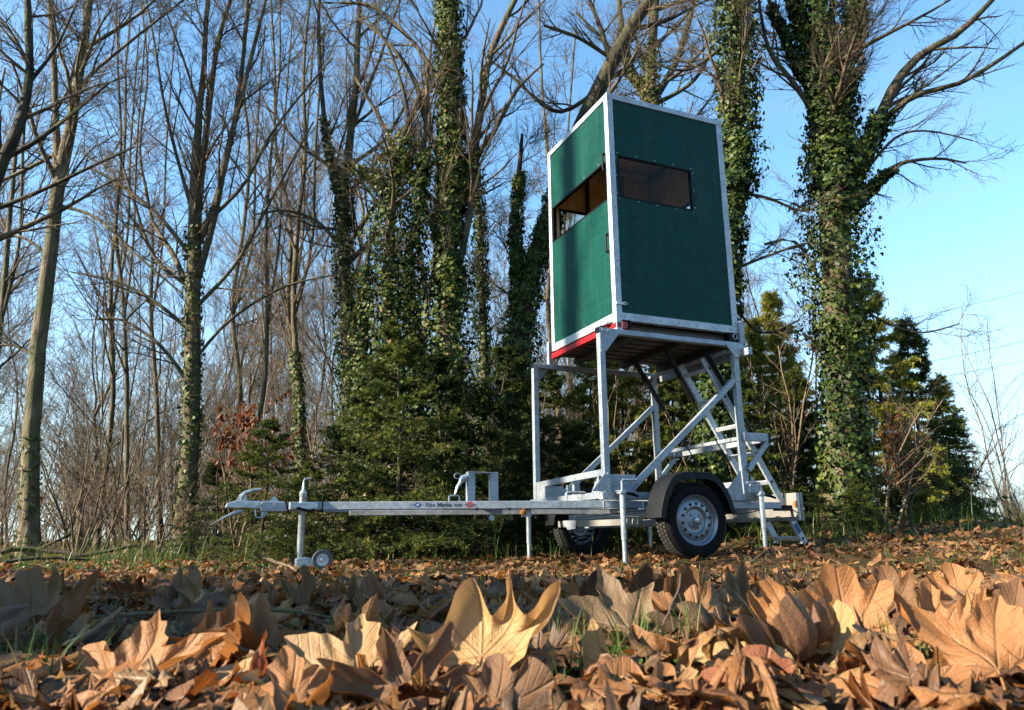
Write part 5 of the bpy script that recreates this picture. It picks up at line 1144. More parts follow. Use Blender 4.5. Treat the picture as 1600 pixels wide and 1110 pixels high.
def cone_h(vtop, D, u=800):
    return 1.16 * (at(u, vtop, D).z - gz(at(u, 850, D).x, D))
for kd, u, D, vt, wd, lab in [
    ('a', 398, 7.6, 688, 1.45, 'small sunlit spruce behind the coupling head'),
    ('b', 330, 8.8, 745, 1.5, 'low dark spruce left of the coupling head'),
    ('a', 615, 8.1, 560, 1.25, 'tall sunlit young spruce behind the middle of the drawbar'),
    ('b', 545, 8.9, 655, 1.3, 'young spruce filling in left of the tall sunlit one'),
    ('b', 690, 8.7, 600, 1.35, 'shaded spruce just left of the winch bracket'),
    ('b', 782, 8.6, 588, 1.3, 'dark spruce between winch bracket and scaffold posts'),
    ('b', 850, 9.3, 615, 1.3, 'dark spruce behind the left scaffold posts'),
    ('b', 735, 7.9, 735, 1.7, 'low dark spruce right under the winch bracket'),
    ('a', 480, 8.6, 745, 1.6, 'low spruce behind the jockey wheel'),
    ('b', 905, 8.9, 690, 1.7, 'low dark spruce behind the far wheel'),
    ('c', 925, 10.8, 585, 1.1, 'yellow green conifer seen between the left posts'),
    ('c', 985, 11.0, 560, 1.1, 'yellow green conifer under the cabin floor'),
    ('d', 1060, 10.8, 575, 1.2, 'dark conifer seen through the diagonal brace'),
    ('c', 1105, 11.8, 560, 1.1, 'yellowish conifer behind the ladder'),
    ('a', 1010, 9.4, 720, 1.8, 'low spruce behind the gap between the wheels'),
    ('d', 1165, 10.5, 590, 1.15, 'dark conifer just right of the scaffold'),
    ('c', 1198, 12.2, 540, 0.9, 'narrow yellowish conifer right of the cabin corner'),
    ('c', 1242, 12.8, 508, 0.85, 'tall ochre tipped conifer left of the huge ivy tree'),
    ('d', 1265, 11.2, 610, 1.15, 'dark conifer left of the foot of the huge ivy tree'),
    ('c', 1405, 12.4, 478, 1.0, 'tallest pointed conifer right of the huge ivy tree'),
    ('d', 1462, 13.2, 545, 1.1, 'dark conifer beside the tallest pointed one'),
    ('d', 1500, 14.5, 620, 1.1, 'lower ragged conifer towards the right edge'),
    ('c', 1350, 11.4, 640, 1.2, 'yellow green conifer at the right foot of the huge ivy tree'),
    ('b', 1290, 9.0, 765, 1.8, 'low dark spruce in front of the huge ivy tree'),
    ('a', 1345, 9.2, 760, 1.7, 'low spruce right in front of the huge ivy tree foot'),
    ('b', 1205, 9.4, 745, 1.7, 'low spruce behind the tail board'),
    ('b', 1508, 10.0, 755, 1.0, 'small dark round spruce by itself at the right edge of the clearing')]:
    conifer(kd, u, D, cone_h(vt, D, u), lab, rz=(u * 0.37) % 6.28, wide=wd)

# ------------------------------------------------------------------ fallen leaves
PLANE = [(0, 1.0), (.08, .88), (.19, .84), (.20, .72), (.29, .66), (.28, .55), (.31, .48), (.42, .54), (.50, .66), (.60, .64), (.84, .70), (.76, .54), (.74, .44), (.76, .32), (.60, .24), (.52, .15), (.62, .08), (.70, .04), (.86, -.12), (.62, -.12), (.46, -.18), (.34, -.30), (.18, -.22), (.05, -.10)]
MAPLE = [(0, 1.05), (.05, .85), (.16, .74), (.10, .60), (.17, .44), (.18, .34), (.34, .52), (.50, .58), (.52, .70), (.92, .86), (.74, .58), (.80, .46), (.58, .34), (.36, .14), (.60, .14), (.74, .20), (.98, -.02), (.66, -.08), (.40, -.14), (.26, -.26), (.08, -.12)]
ROUND = [(0, .95), (.15, .93), (.28, .85), (.31, .74), (.29, .64), (.28, .56), (.34, .52), (.46, .58), (.60, .62), (.72, .56), (.74, .42), (.66, .30), (.54, .20), (.50, .08), (.60, .02), (.62, -.08), (.56, -.22), (.38, -.26), (.18, -.20), (.06, -.10)]
OVATE = [(0, 1.0), (.10, .84), (.24, .66), (.36, .42), (.42, .16), (.40, -.10), (.30, -.30), (.14, -.42), (.0, -.46)]
HERO = [(x * .0082, y * .0067) for x, y in [(-76, 52), (-62, 44), (-40, 42), (-22, 58), (-12, 88), (0, 124), (14, 142), (30, 152), (38, 128), (44, 98), (50, 80), (66, 92), (80, 108), (86, 138), (98, 150), (92, 118), (90, 96), (104, 68), (130, 76), (165, 104), (194, 112), (172, 76), (150, 50), (118, 38), (104, 16), (98, -8), (70, -24), (30, -26), (0, -14), (-24, -4), (-52, 6), (-66, 30)]]
def outline(kind, rg, dens=3):
    if kind is HERO:
        q = np.array([a * (1 - k / 4) + b_ * k / 4 for a, b_ in zip(np.array(kind), np.roll(np.array(kind), -1, 0)) for k in range(4)]) - np.array([0.26, 0.12])
        return (0.25 * np.roll(q, 1, 0) + 0.5 * q + 0.25 * np.roll(q, -1, 0))[::-1]
    r_ = [(x * (1 + rg.normal() * .05), y * (1 + rg.normal() * .04)) for x, y in kind]
    l_ = [(-x * (1 + rg.normal() * .07), y * (1 + rg.normal() * .05)) for x, y in kind if x > 0][::-1]
    pts = np.array(r_ + l_)
    out = []
    for i in range(len(pts)):
        a, b_ = pts[i], pts[(i + 1) % len(pts)]
        for k in range(dens): out.append(a + (b_ - a) * k / dens)
    q = np.array(out)
    if dens > 1:
        q = 0.25 * np.roll(q, 1, 0) + 0.5 * q + 0.25 * np.roll(q, -1, 0)
    return q

def bend(v, k, ang, mode=0):
    """roll the sheet about an in-plane axis with curvature k (1/unit)"""
    c, s = math.cos(ang), math.sin(ang)
    x = v[:, 0] * c + v[:, 1] * s; y = -v[:, 0] * s + v[:, 1] * c; z = v[:, 2]
    if abs(k) < 1e-3: return v
    th = x * k; rr = 1 / k - z
    X_ = np.sin(th) * rr; Z_ = 1 / k - np.cos(th) * rr
    return np.stack([X_ * c - y * s, X_ * s + y * c, Z_], -1)

def leaf_mesh(name, kind, seed, mat, bends, crumple=0.05, cup=0.0, rings=6, stem=0.7, tipcurl=0.0, thick=0.006):
    rg = np.random.default_rng(seed); ol = outline(kind, rg); n_ = len(ol)
    fr_ = np.linspace(0, 1, rings + 1)[1:]
    flat = [np.zeros((1, 2))] + [ol * f for f in fr_]; flat = np.concatenate(flat)
    rad = np.concatenate([[0]] + [np.full(n_, f) for f in fr_])
    x, y = flat[:, 0], flat[:, 1]; a, b_, c_, d_ = rg.uniform(0, 6.28, 4)
    z = crumple * (np.sin(5 * x + a) * np.sin(4.3 * y + b_) + 0.6 * np.sin(9 * x + c_ + 3 * y) * np.cos(8 * y + d_) + 0.3 * np.sin(17 * x + a) * np.sin(15 * y + c_))
    th = np.abs(np.arctan2(x, y)); dv = np.abs(((th + 0.38) % 0.76) - 0.38) * np.hypot(x, y)
    z += cup * (np.hypot(x, y) ** 2) + 0.10 * np.minimum(dv, 0.12) * 1.2
    z += tipcurl * np.maximum(rad - 0.55, 0) ** 2 * np.hypot(x, y) * 4
    v = np.stack([x, y, z], -1)
    for k, g_ in bends: v = bend(v, k, g_)
    quads = []; 
    tri = np.array([[0, 1 + i, 1 + (i + 1) % n_] for i in range(n_)])
    for r_ in range(rings - 1):
        o1 = 1 + r_ * n_; o2 = o1 + n_; i = np.arange(n_); j = (i + 1) % n_
        quads.append(np.stack([o1 + i, o2 + i, o2 + j, o1 + j], -1))
    quads = np.concatenate(quads)
    # petiole
    K = 7; t = np.linspace(0, 1, K); sp = np.stack([0.05 * np.sin(3 * t + a), -0.02 - stem * t * (0.9 if kind is not OVATE else 0.35) - (0.40 if kind is OVATE else 0), 0.25 * t * t * np.sin(b_)], -1)
    sp2 = sp.copy()
    for k, g_ in bends: sp2 = bend(sp2, k, g_)
    if kind is not OVATE: sp2 += v[0] - sp2[0]
    sv, sf = tubes(sp2[None], np.linspace(0.018, 0.011, K)[None], 5)
    uvs = np.concatenate([flat * 0.35 + 0.5, np.full((len(sv), 2), 0.5)])
    allv = np.concatenate([v, sv]); nv = len(v)
    me = np_mesh(name, [(allv, tri), (np.zeros((0, 3)), quads - len(allv)), (np.zeros((0, 3)), sf + nv - len(allv))], mat, smooth=True, tone=np.zeros(len(allv)), uv=uvs)
    return me

def put_leaf(me, p, scale, rot, **k):
    o = bpy.data.objects.new('fallen_leaf', me); o.matrix_world = Matrix.Translation(p) @ rot.to_4x4() @ Matrix.Diagonal((scale, scale, scale, 1)); link(o); tag(o, **k)
    return o
leafset = []
rg = np.random.default_rng(903)
for i in range(26):
    kind = [PLANE, MAPLE, ROUND, PLANE, OVATE, ROUND, PLANE, MAPLE][i % 8]
    bs = [(rg.uniform(-1.3, 1.0), rg.uniform(0, 3.14))]
    if i % 3: bs.append((rg.uniform(-0.9, 0.7), rg.uniform(0, 3.14)))
    leafset.append((leaf_mesh('fallen_leaf', kind, 910 + i, MT['leaf'], bs, rg.uniform(.04, .10), rg.uniform(-.35, .2), tipcurl=rg.uniform(-.8, .7)), kind is OVATE))

def hero(u, v, D, size, tip, nrm, kind, mat, seed, label, bends=((0.5, 0.0),), crumple=0.04, cup=0.1, tipcurl=0.3, group=None):
    """palm of the leaf at the seen point; tip and nrm are world directions"""
    if seed in (6, 7, 8, 9, 10, 11, 12, 14, 15, 16, 29, 30, 31, 32): size *= 0.84; v += 13
    tip = list(tip)
    if seed in (8, 9, 10, 13, 15, 16, 29, 30, 31, 32, 6, 7, 17): tip[2] *= 0.55; nrm = (nrm[0], nrm[1] * 0.8, nrm[2] + 0.25)
    t = Vector(tip).normalized(); nn = Vector(nrm); nn = (nn - t * nn.dot(t)).normalized(); x = t.cross(nn).normalized()
    if seed not in (1, 2, 14, 18, 19): bends = [(k_ * 0.55, a_) for k_, a_ in bends]
    me = leaf_mesh('fallen_leaf', kind, seed, MT[mat], list(bends), crumple * 1.5, cup, rings=8, tipcurl=tipcurl)
    put_leaf(me, at(u, v, D), size, Matrix((x, t, nn)).transposed(), label=label, cat='leaf', group=group)
H_ = hero
H_(752, 1028, 0.90, 0.100, (0.0, 0.62, 0.78), (-0.12, -0.78, 0.62), HERO, 'golden', 1, 'large golden plane leaf with long pointed lobes standing up in the middle foreground', [(0.35, 0.3), (0.35, 1.4)], 0.02, 0.05, 0.35)
H_(945, 1050, 0.90, 0.062, (-0.2, 0.15, 1), (-0.5, -1, 0.2), OVATE, 'pale', 2, 'narrow pale leaf tip pointing straight up beside the golden leaf', [(3.6, 0.1)], 0.02, 0.0, 0.0)
H_(1330, 990, 1.05, 0.092, (0.03, 0.45, 0.85), (-0.25, -0.85, 0.5), ROUND, 'orange', 3, 'orange brown leaf with rounded lobes standing in front of the right heap', [(0.6, 0.1)], 0.03, 0.15, 0.2)
H_(1190, 1040, 0.88, 0.085, (-0.9, 0.35, 0.25), (-0.2, -0.55, 0.85), OVATE, 'pale', 4, 'smooth pale yellow leaf catching the sun in the right foreground', [(-1.2, 1.4), (0.6, 0.1)], 0.03, 0.1, 0.0)
H_(1270, 1030, 0.92, 0.075, (0.8, 0.4, 0.3), (-0.2, -0.6, 0.8), ROUND, 'pale', 5, 'pale crumpled leaf lying under the orange rounded leaf', [(0.9, 0.7)], 0.06, 0.2, 0.3)
H_(1480, 995, 1.0, 0.115, (0.75, 0.4, 0.4), (-0.3, -0.75, 0.6), PLANE, 'orange', 6, 'broad veined orange leaf leaning at the right edge', [(0.7, 0.4), (0.4, 1.7)], 0.03, 0.1, 0.3)
H_(1575, 965, 1.1, 0.10, (0.5, 0.5, 0.5), (-0.5, -0.7, 0.55), PLANE, 'brown', 7, 'brown veined leaf standing against the right frame edge', [(-1.0, 0.4)], 0.04, 0.1, 0.3)
H_(1400, 930, 1.4, 0.085, (0.0, 0.3, 0.9), (-0.3, -0.9, 0.3), ROUND, 'brown', 8, 'olive brown leaf with a peaked tip sticking up behind the orange leaf', [(1.2, 0.2)], 0.04, 0.1, 0.2)
H_(1500, 925, 1.4, 0.085, (0.2, 0.4, 0.85), (-0.4, -0.9, 0.4), ROUND, 'orange', 9, 'rounded tan leaf peaking highest in the right heap', [(1.2, 0.3)], 0.04, 0.1, 0.2)
H_(1075, 945, 1.35, 0.095, (0.1, 0.3, 0.85), (-0.1, -0.9, 0.25), ROUND, 'brown', 10, 'dark brown lobed leaf standing upright right of the wheel', [(1.2, 0.1), (0.5, 1.5)], 0.05, 0.1, 0.5)
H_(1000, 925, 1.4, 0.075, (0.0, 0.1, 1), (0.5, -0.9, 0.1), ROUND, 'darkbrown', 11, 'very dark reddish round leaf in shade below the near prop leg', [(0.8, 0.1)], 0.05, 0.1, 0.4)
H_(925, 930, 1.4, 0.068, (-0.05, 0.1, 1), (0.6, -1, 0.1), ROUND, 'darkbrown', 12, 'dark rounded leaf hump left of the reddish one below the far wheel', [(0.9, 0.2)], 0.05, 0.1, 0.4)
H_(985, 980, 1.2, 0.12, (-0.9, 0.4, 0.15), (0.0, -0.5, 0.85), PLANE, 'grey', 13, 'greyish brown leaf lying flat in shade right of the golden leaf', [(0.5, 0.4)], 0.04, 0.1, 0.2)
H_(112, 952, 1.12, 0.098, (0.45, 0.2, 0.85), (-0.6, -0.75, 0.2), OVATE, 'brown', 14, 'tall folded brown leaf leaning upright at the left', [(3.4, 0.1)], 0.04, 0.0, 0.2)
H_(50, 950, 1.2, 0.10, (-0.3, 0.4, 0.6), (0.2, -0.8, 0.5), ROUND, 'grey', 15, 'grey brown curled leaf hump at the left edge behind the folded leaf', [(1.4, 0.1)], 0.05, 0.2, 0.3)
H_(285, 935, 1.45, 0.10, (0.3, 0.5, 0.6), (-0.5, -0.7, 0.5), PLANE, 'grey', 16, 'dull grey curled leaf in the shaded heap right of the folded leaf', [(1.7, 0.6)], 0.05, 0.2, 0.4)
H_(165, 1075, 0.84, 0.10, (0.25, 0.75, 0.45), (-0.3, -0.6, 0.8), PLANE, 'orange', 17, 'big sunlit tan leaf with a raised rib in the bottom left corner', [(-1.2, 0.1), (0.5, 1.4)], 0.03, 0.1, 0.3)
H_(375, 1062, 0.88, 0.075, (-0.75, 0.5, 0.3), (0.1, -0.5, 0.85), OVATE, 'golden', 18, 'golden leaf with parallel side veins left of the red curled leaf', [(-1.2, 1.5)], 0.03, 0.1, 0.1)
H_(408, 1050, 0.86, 0.042, (0.2, 0.2, 0.95), (-0.6, -0.8, 0.2), OVATE, 'rust', 19, 'small glossy rust red leaf curled upright in the left foreground', [(3.0, 0.2)], 0.05, 0.0, 0.2)
H_(330, 1010, 1.0, 0.085, (0.9, 0.3, 0.2), (-0.1, -0.5, 0.9), PLANE, 'orange', 20, 'twisted orange leaf bridging the twigs above the golden veined leaf', [(2.2, 1.2), (-0.8, 0.3)], 0.05, 0.1, 0.4)
H_(560, 1055, 0.88, 0.11, (-0.85, 0.5, 0.1), (0.1, -0.45, 0.9), PLANE, 'golden', 21, 'flat tan leaf stretching left from under the large golden leaf', [(-0.6, 0.5)], 0.04, 0.1, 0.2)
H_(640, 1095, 0.78, 0.075, (-0.45, 0.5, 0.6), (0.3, -0.8, 0.5), MAPLE, 'brown', 22, 'dark brown pointed leaf in front of the large golden leaf', [(-1.2, 0.2)], 0.04, 0.1, 0.3)
H_(770, 1108, 0.76, 0.065, (0.8, 0.5, 0.2), (-0.1, -0.6, 0.8), ROUND, 'brown', 23, 'curled brown leaf at the foot of the large golden leaf', [(-1.8, 0.5)], 0.05, 0.1, 0.3)
H_(1040, 1108, 0.74, 0.075, (-0.6, 0.7, 0.12), (-0.1, -0.35, 0.95), ROUND, 'orange', 24, 'rounded tan leaf at the bottom edge below the narrow upright tip', [(-1.3, 0.2)], 0.04, 0.2, 0.2)
H_(1190, 1112, 0.70, 0.062, (0.3, 0.6, 0.5), (-0.2, -0.7, 0.6), ROUND, 'rust', 25, 'smooth reddish brown leaf dome at the bottom edge under the pale leaf', [(-1.5, 0.2)], 0.03, 0.2, 0.1)
H_(1430, 1095, 0.70, 0.075, (0.2, 0.85, 0.25), (-0.3, -0.5, 0.8), ROUND, 'orange', 26, 'large blurred orange leaf dome in the bottom right foreground', [(-1.3, 0.1)], 0.03, 0.15, 0.1)
H_(1560, 1050, 0.82, 0.09, (0.4, 0.6, 0.5), (-0.4, -0.7, 0.6), PLANE, 'orange', 27, 'tan leaf with shadowed folds in the bottom right corner', [(-1.5, 0.4)], 0.04, 0.1, 0.3)
H_(450, 1105, 0.76, 0.062, (0.5, 0.6, 0.3), (-0.3, -0.7, 0.7), PLANE, 'orange', 28, 'orange curled leaf under the rust red leaf at the bottom edge', [(-2.0, 0.8)], 0.05, 0.1, 0.3)
H_(560, 945, 1.6, 0.11, (0.4, 0.6, 0.5), (-0.4, -0.7, 0.5), PLANE, 'brown', 29, 'curled brown leaf in the shaded heap behind the golden leaf', [(1.6, 0.6)], 0.05, 0.2, 0.4)
H_(470, 940, 1.6, 0.10, (-0.5, 0.5, 0.5), (0.3, -0.7, 0.5), MAPLE, 'grey', 30, 'pale grey leaf with curled lobes in the shaded middle heap', [(1.4, 0.4)], 0.05, 0.2, 0.4)
H_(1170, 935, 1.55, 0.11, (0.6, 0.5, 0.3), (-0.3, -0.7, 0.6), MAPLE, 'grey', 31, 'silvery grey leaf catching light left of the right heap', [(1.3, 0.5)], 0.05, 0.2, 0.4)
H_(1225, 965, 1.25, 0.09, (0.1, 0.4, 0.8), (-0.4, -0.8, 0.4), ROUND, 'orange', 32, 'crumpled brown orange leaf between grey leaf and the rounded orange leaf', [(1.7, 0.5)], 0.06, 0.2, 0.3)
n_hero = 32

kinds = [(0.0, 'dry leaf in the sunlit litter of the right foreground', 'loose dry leaves of the right foreground'),
         (0.0, 'dull brown leaf in the shaded litter of the left foreground', 'loose dry leaves of the left foreground'),
         (0.0, 'dry leaf lying beyond the foreground heap', 'dry leaves beyond the foreground heap')]
pos = []
tries = 0
while len(pos) < 300 - n_hero and tries < 20000:
    tries += 1
    y = 0.68 + 2.1 * rg.random() ** 1.0; x = rg.uniform(-0.75, 0.75) * y
    md = 0.055 + 0.02 * y
    if all((x - a) ** 2 + (y - c) ** 2 > md * md for a, c in pos): pos.append((x, y))
for (x, y) in pos:
    li = int(rg.integers(0, len(leafset))); me, ov = leafset[li]
    sc_ = (0.62 if ov else 1.0) * rg.uniform(0.06, 0.10) * (0.85 if y < 0.8 else 1.0)
    tilt = abs(rg.normal(0, 0.24 if y > 0.95 else 0.12)) + (0.6 * rg.random() if rg.random() < 0.12 and y > 0.95 else 0)
    tilt = min(tilt, 1.35); az = rg.uniform(0, 6.28); flip = rg.random() < 0.4
    rot = Matrix.Rotation(az, 3, 'Z') @ Matrix.Rotation(tilt, 3, 'X') @ Matrix.Rotation(rg.uniform(0, 6.28), 3, 'Z') @ (Matrix.Rotation(math.pi, 3, 'X') if flip else Matrix.Identity(3))
    co = np.empty(len(me.vertices) * 3, np.float32); me.vertices.foreach_get('co', co); co = co.reshape(-1, 3)
    zz = (co @ np.array(rot).T)[:, 2] * sc_
    lo = np.percentile(zz, 10)
    zp = gz(x, y) - lo - 0.004 + rg.uniform(0, 0.022)
    # keep clear of the lens
    top = zp + zz.max()
    if y < 0.9 and top > CAMH - 0.20 * y - 0.01: zp -= top - (CAMH - 0.20 * y - 0.01)
    if top > CAMH - 0.045 * y: zp -= max(0, top - (CAMH - 0.045 * y))
    k = kinds[2] if y > 1.7 else (kinds[0] if x > 0 else kinds[1]); sh = ['deeply lobed', 'sharp lobed', 'round lobed', 'deeply lobed', 'oval', 'round lobed', 'deeply lobed', 'sharp lobed'][li % 8]
    k = (0, sh + ' ' + k[1], sh + ' ' + k[2])
    put_leaf(me, Vector((x, y, zp)), sc_, rot, label=k[1], cat='leaf', group=k[2])

# the rest of the litter: joined small leaves, bent and tilted one by one
def litter(name, label, rg, x, y, smin, smax, ring, flatness, mat, lift=0.01):
    pn = np.sin(x * 1.7 + 1.3 * np.sin(y * 0.9)) * np.sin(y * 1.9 + np.sin(x * 1.1)) + 0.6 * np.sin(x * 4.1 + y * 2.2) * np.sin(y * 3.3 - x * 1.9)
    keep = (y < 3.6) | (rg.random(len(x)) < np.clip(0.50 + 0.65 * pn - 0.30 * ((x < -0.30 * y) & (y > 5)), 0.22, 1)); x, y = x[keep], y[keep]
    n_ = len(x); shapes = []
    for kd in (PLANE, ROUND, OVATE, MAPLE):
        ol = outline(kd, rg, 1); 
        st_ = 2 if ring != 2 else 1
        q = (ol[::st_] if kd is not OVATE else ol) if ring else (ol[::3] if kd is not OVATE else ol[::2])
        shapes.append(q)
    V_ = []; off = 0; F3 = []; F4 = []; tn = []; UV = []
    which = rg.integers(0, 4, n_)
    z0_ = ground(x, y)
    for w in range(4):
        m = np.where(which == w)[0]; c = len(m); q = shapes[w]; k = len(q)
        fr_ = [0.55, 1.0] if ring else [1.0]
        flat = np.concatenate([np.zeros((1, 2))] + [q * f for f in fr_]); nv = len(flat)
        s = rg.uniform(smin, smax, c)
        X_ = np.broadcast_to(flat[None, :, 0], (c, nv)).copy(); Y_ = np.broadcast_to(flat[None, :, 1], (c, nv)).copy()
        k1 = rg.uniform(-1.6, 1.6, (c, 1)); k2 = rg.uniform(-1.2, 1.2, (c, 1)); k3 = rg.uniform(-.5, .5, (c, 1))
        Z_ = 0.5 * k1 * X_ ** 2 + 0.5 * k2 * Y_ ** 2 + k3 * X_ * Y_ + 0.07 * rg.normal(size=(c, nv))
        X_ *= 1 - 0.25 * np.abs(k1) * X_ ** 2; Y_ *= 1 - 0.25 * np.abs(k2) * Y_ ** 2
        P_ = np.stack([X_, Y_, Z_], -1) * s[:, None, None]
        # random orientation
        a = rg.uniform(0, 6.28, c); tl = np.minimum(np.abs(rg.normal(0, flatness, c)), 1.4); b_ = rg.uniform(0, 6.28, c)
        def rz(P, t): cc, ss = np.cos(t)[:, None], np.sin(t)[:, None]; return np.stack([P[..., 0] * cc - P[..., 1] * ss, P[..., 0] * ss + P[..., 1] * cc, P[..., 2]], -1)
        P_ = rz(P_, b_); cc, ss = np.cos(tl)[:, None], np.sin(tl)[:, None]; P_ = np.stack([P_[..., 0], P_[..., 1] * cc - P_[..., 2] * ss, P_[..., 1] * ss + P_[..., 2] * cc], -1); P_ = rz(P_, a)
        lo = P_[..., 2].min(1) * 0.8
        P_ += np.stack([x[m], y[m], z0_[m] - lo + rg.uniform(-0.004, lift, c)], -1)[:, None]
        base = off + (np.arange(c) * nv)[:, None, None]; i = np.arange(k); j = (i + 1) % k
        F3.append((base + np.stack([np.zeros(k, int), 1 + i, 1 + j], -1)[None]).reshape(-1, 3))
        if ring: F4.append((base + np.stack([1 + i, 1 + k + i, 1 + k + j, 1 + j], -1)[None]).reshape(-1, 4))
        V_.append(P_.reshape(-1, 3)); off += c * nv; tn.append(np.repeat(rg.random(c), nv)); UV.append(np.tile(flat * 0.35 + 0.5, (c, 1)))
    V_ = np.concatenate(V_); ch = [(V_, np.concatenate(F3))]
    if ring: ch.append((np.zeros((0, 3)), np.concatenate(F4) - len(V_)))
    o = bpy.data.objects.new(name, np_mesh(name, ch, mat, smooth=True, tone=np.concatenate(tn), uv=np.concatenate(UV))); link(o); tag(o, label, kind='stuff')
rg = np.random.default_rng(77)
def spread(n, ya, yb, wide=0.80, pw=1.0):
    y = ya + (yb - ya) * rg.random(n) ** pw; x = rg.uniform(-wide, wide, n) * (y + 0.3); return x, y
x, y = spread(2600, 0.42, 2.6, pw=0.85); litter('leaf_litter', 'small crumpled leaves packed between the large foreground leaves', rg, x, y, 0.025, 0.062, 2, 0.13, MT['leaf'], 0.006)
x, y = spread(4200, 2.0, 4.4, pw=0.85); litter('leaf_litter', 'curled brown leaves between the foreground heap and the trailer', rg, x, y, 0.022, 0.062, True, 0.36, MT['leaf'], 0.02)
x, y = spread(8500, 4.2, 7.5, pw=0.9); litter('leaf_litter', 'curled brown leaves carpeting the clearing around the trailer', rg, x, y, 0.024, 0.062, False, 0.36, MT['leaf'], 0.02)
x, y = spread(11000, 7.0, 22.0, pw=1.0); litter('leaf_litter', 'leaf carpet running back under the trees', rg, x, y, 0.035, 0.075, False, 0.4, MT['leaf'], 0.03)
x, y = spread(4500, 24.0, 60.0); litter('leaf_litter', 'far leaf carpet deep in the wood', rg, x, y, 0.1, 0.2, False, 0.6, MT['leaf'], 0.05)
# litter outside the frame, thinner, so that the floor goes on
xo = np.concatenate([rg.uniform(-14, -1, 3500), rg.uniform(1, 14, 3500)]); yo = rg.uniform(-6, 10, 7000); m = np.abs(xo) > (yo + 0.3) * 0.8
litter('leaf_litter', 'leaf carpet to either side of the clearing', rg, xo[m], yo[m], 0.05, 0.09, False, 0.5, MT['leaf'], 0.03)

# grass, herbs and moss tufts
def blades(name, label, rg, x, y, hmin, hmax, wdt, mat):
    n_ = len(x); K = 5; z = ground(x, y) - 0.004; h = rg.uniform(hmin, hmax, n_); az = rg.uniform(0, 6.28, n_); lean = rg.uniform(0.1, 0.9, n_)
    t = np.linspace(0, 1, K); d = np.stack([np.cos(az), np.sin(az)], -1)
    C = np.stack([x[:, None] + d[:, :1] * (lean * h)[:, None] * t ** 2, y[:, None] + d[:, 1:] * (lean * h)[:, None] * t ** 2, z[:, None] + h[:, None] * (t - 0.25 * lean[:, None] * t ** 2)], -1)
    sdv = np.stack([-d[:, 1], d[:, 0], np.zeros(n_)], -1)[:, None] * (wdt * (1 - t ** 2 * 0.95))[None, :, None] * rg.uniform(.6, 1.3, n_)[:, None, None]
    Vv = np.stack([C - sdv, C + sdv], 2).reshape(-1, 3); base = (np.arange(n_) * K * 2)[:, None] + (np.arange(K - 1) * 2)[None]
    Fc = np.stack([base, base + 1, base + 3, base + 2], -1).reshape(-1, 4)
    o = bpy.data.objects.new(name, np_mesh(name, [(Vv, Fc)], mat, smooth=True, tone=np.repeat(rg.random(n_), K * 2))); link(o); tag(o, label, kind='stuff')
rg = np.random.default_rng(88)
def clumps(nc, per, ya, yb, sp, xr=(-0.8, 0.8)):
    cy_ = rg.uniform(ya, yb, nc); cx_ = rg.uniform(*xr, nc) * cy_; x = np.repeat(cx_, per) + rg.normal(0, sp, nc * per); y = np.repeat(cy_, per) + rg.normal(0, sp, nc * per); return x, y
x, y = clumps(70, 9, 0.8, 2.4, 0.03, (-0.75, 0.35)); blades('grass', 'single green grass blades poking through the near leaves', rg, x, y, 0.02, 0.075, 0.0012, MT['grass'])
pts = [(30, 1020, .98), (60, 990, 1.1), (95, 1040, .92), (150, 1000, 1.08), (190, 985, 1.15), (330, 1000, 1.1), (500, 1000, 1.15), (40, 1080, .84), (1000, 990, 1.12), (1030, 1010, 1.05), (975, 1015, 1.05), (1060, 1000, 1.08), (1240, 985, 1.15), (1560, 1020, 1.0), (1400, 1030, .95), (880, 985, 1.15), (600, 985, 1.2), (900, 1040, .95)]
q = np.array([at(*p)[:] for p in pts]); x = np.repeat(q[:, 0], 14) + rg.normal(0, 0.018, 14 * len(q)); y = np.repeat(q[:, 1], 14) + rg.normal(0, 0.018, 14 * len(q)); blades('grass', 'bright green grass tufts rising between the foreground leaves', rg, x, y, 0.035, 0.11, 0.0014, MT['grass'])
x, y = clumps(900, 14, 2.8, 12, 0.12); blades('grass', 'short grass tufts scattered in the leaf carpet', rg, x, y, 0.02, 0.09, 0.0022, MT['grass'])
x, y = clumps(160, 14, 7.5, 14, 0.2, (-0.9, -0.3)); blades('grass', 'greener grass under the left trees', rg, x, y, 0.04, 0.14, 0.004, MT['grass'])
x, y = clumps(220, 12, 7, 13, 0.2); blades('grass', 'pale dry grass stalks at the foot of the conifers', rg, x, y, 0.10, 0.45, 0.003, MT['beech'] if False else MT['grass'])
def herbs(name, label, rg, pts, n_, size, spread_, mat):
    P_ = []; 
    for (u, v, D) in pts:
        c = at(u, v, D); q = np.stack([c.x + rg.normal(0, spread_, n_), c.y + rg.normal(0, spread_, n_), np.zeros(n_)], -1); q[:, 2] = ground(q[:, 0], q[:, 1]) + rg.uniform(0.003, 0.022, n_); P_.append(q)
    P_ = np.concatenate(P_); c = len(P_); nr = norm(rg.normal(size=(c, 3)) * 0.6 + np.array([-0.2, -0.2, 1])); dn = norm(np.cross(nr, rg.normal(size=(c, 3)))); sd_ = np.cross(nr, dn); s = size * rg.uniform(.5, 1.4, c)
    shp = [(0, 0, 0), (.35, .3, .1), (.3, .75, .12), (0, 1.05, 0), (-.3, .75, .12), (-.35, .3, .1)]
    Vv = np.stack([P_ + (sd_ * a + dn * b_ + nr * e_) * s[:, None] for a, b_, e_ in shp], 1); base = (np.arange(c) * 6)[:, None]
    Fc = np.concatenate([base + np.array([[0, 1, 2, 3]]), base + np.array([[0, 3, 4, 5]])])
    o = bpy.data.objects.new(name, np_mesh(name, [(Vv.reshape(-1, 3), Fc)], mat, tone=np.repeat(rg.random(c), 6))); link(o); tag(o, label, kind='stuff')
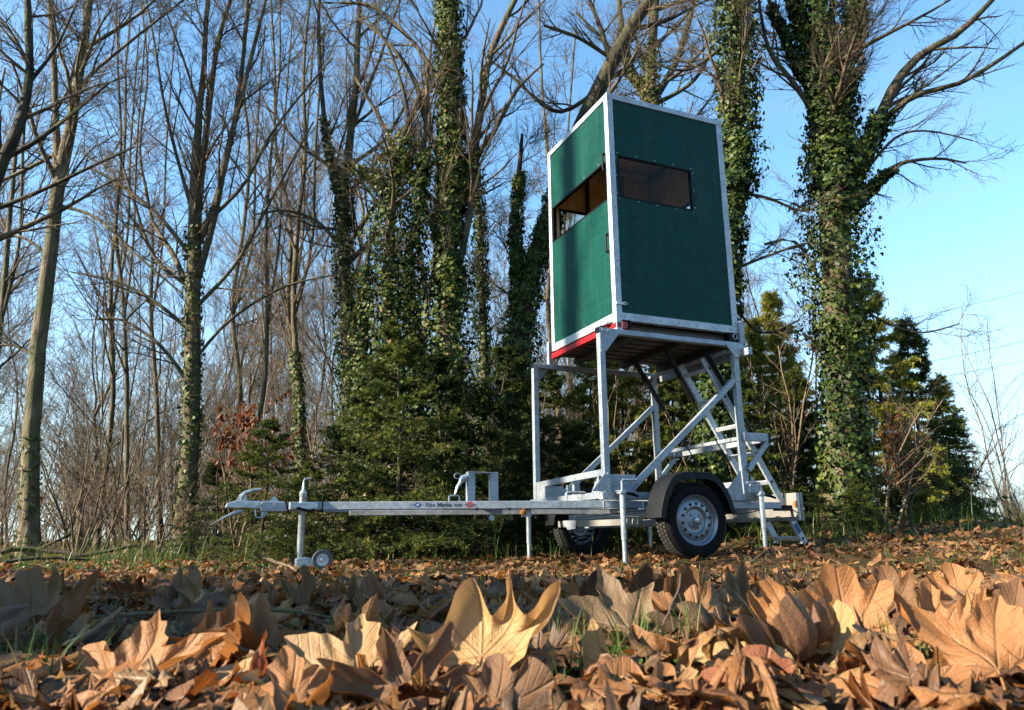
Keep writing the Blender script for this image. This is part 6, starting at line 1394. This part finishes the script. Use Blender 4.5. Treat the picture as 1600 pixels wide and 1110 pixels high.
herbs('herbs', 'small green moss and herb leaves between the foreground leaves', rg, [(40, 1075, .84), (100, 1035, .95), (180, 1010, 1.05), (350, 990, 1.2), (600, 1000, 1.15), (960, 1000, 1.1), (1040, 1030, .95), (870, 1000, 1.1), (1010, 1010, 1.05), (320, 1085, .80), (60, 1060, .85), (430, 980, 1.3), (60, 1010, 1.05), (760, 960, 1.5), (20, 1040, .9), (1230, 1000, 1.1)], 60, 0.007, 0.03, MT['herb'])
herbs('ground_cover', 'low green weeds on the forest floor at the left', rg, [(u_, 880, D_) for u_, D_ in ((40, 6.5), (90, 7.4), (140, 7), (200, 8), (250, 7), (20, 8.2), (300, 7.5), (330, 6.5), (560, 6.0), (1250, 8), (1400, 8))], 260, 0.03, 0.45, MT['herb'])

# sticks
def stick(label, pts, r, mat='deadwood', seed=0, fork=None):
    rg_ = np.random.default_rng(seed); p = smooth_path([(*at(u, v, D), r * (1 - .5 * i / len(pts))) for i, (u, v, D) in enumerate(pts)], 12)
    p[:, :3] += rg_.normal(size=(12, 3)) * r * 0.25; c = [tubes(p[None, :, :3], p[None, :, 3], 7)]
    if fork:
        q = smooth_path([(*at(u, v, D), r * .5) for (u, v, D) in fork], 8); c.append(tubes(q[None, :, :3], q[None, :, 3], 6))
    o = bpy.data.objects.new('stick', np_mesh('stick', c, MT[mat], smooth=True)); link(o); tag(o, label, 'stick')
stick('long thin dark twig lying across the shaded foreground leaves', [(150, 965, 1.25), (250, 958, 1.25), (400, 952, 1.22), (520, 965, 1.2), (640, 985, 1.15)], 0.0035, 'twig', 1, [(400, 952, 1.22), (450, 985, 1.15), (560, 1012, 1.05)])
stick('short pale forked twig slanting up at the left', [(100, 1012, 0.95), (140, 990, 0.98), (175, 965, 1.02), (190, 950, 1.03)], 0.004, 'deadwood', 2)
stick('yellow reed stalk leaning beside the jockey wheel', [(402, 868, 4.5), (430, 878, 4.5), (452, 886, 4.45), (464, 893, 4.4)], 0.011, 'deadwood', 3)
stick('thin dry stalk leaning in front of the right prop leg', [(1165, 885, 5.2), (1180, 873, 5.3), (1201, 857, 5.4)], 0.006, 'deadwood', 4)
stick('curved brown petiole standing at the right of the golden leaf', [(1035, 980, .98), (1050, 945, 1.0), (1062, 915, 1.02), (1064, 895, 1.02)], 0.0018, 'bark', 5)
stick('fallen grey branch on the floor below the left trees', [(0, 862, 8.4), (60, 858, 8.6), (130, 868, 8.6), (215, 852, 8.8)], 0.03, 'bark_dark', 6, [(60, 858, 8.6), (90, 845, 8.6), (110, 835, 8.8)])
stick('second fallen branch near the left edge', [(-10, 882, 7.4), (60, 872, 7.6), (140, 874, 7.8)], 0.018, 'bark_dark', 7)

# ------------------------------------------------------------------ overhead wires beyond the clearing
pl = empty('power_line', (30.0, 34.0, gz(30, 34)), label='three thin overhead wires crossing behind the right trees', cat='power line')
a0, b0 = at(1120, 640, 16), at(1700, 520, 22)
for k, (ya, yb, za, zb) in enumerate(((655, 540, 16, 24), (640, 505, 16, 24), (575, 425, 16, 24))):
    a = at(1000, ya, za); c = at(1750, yb - 12, zb); pts = []
    for t in np.linspace(0, 1, 14):
        p = a.lerp(c, float(t)); p.z -= 0.5 * 4 * t * (1 - t) * 0.5; pts.append(p - pl.location)
    MB().tube(pts, 0.007, 5).build('wire', MT['galv'], pl, smooth=True)
for q in (at(1000, 655, 16), at(1750, 528, 24)):
    zg = gz(q.x, q.y); MB().tube([(q.x - 30, q.y - 34, -0.3), (q.x - 30, q.y - 34, at(1000, 500, 16).z + 1.2 if q.x < 15 else 9.0)], [0.13, 0.09], 10).build('pole', MT['bark'], pl, smooth=True)
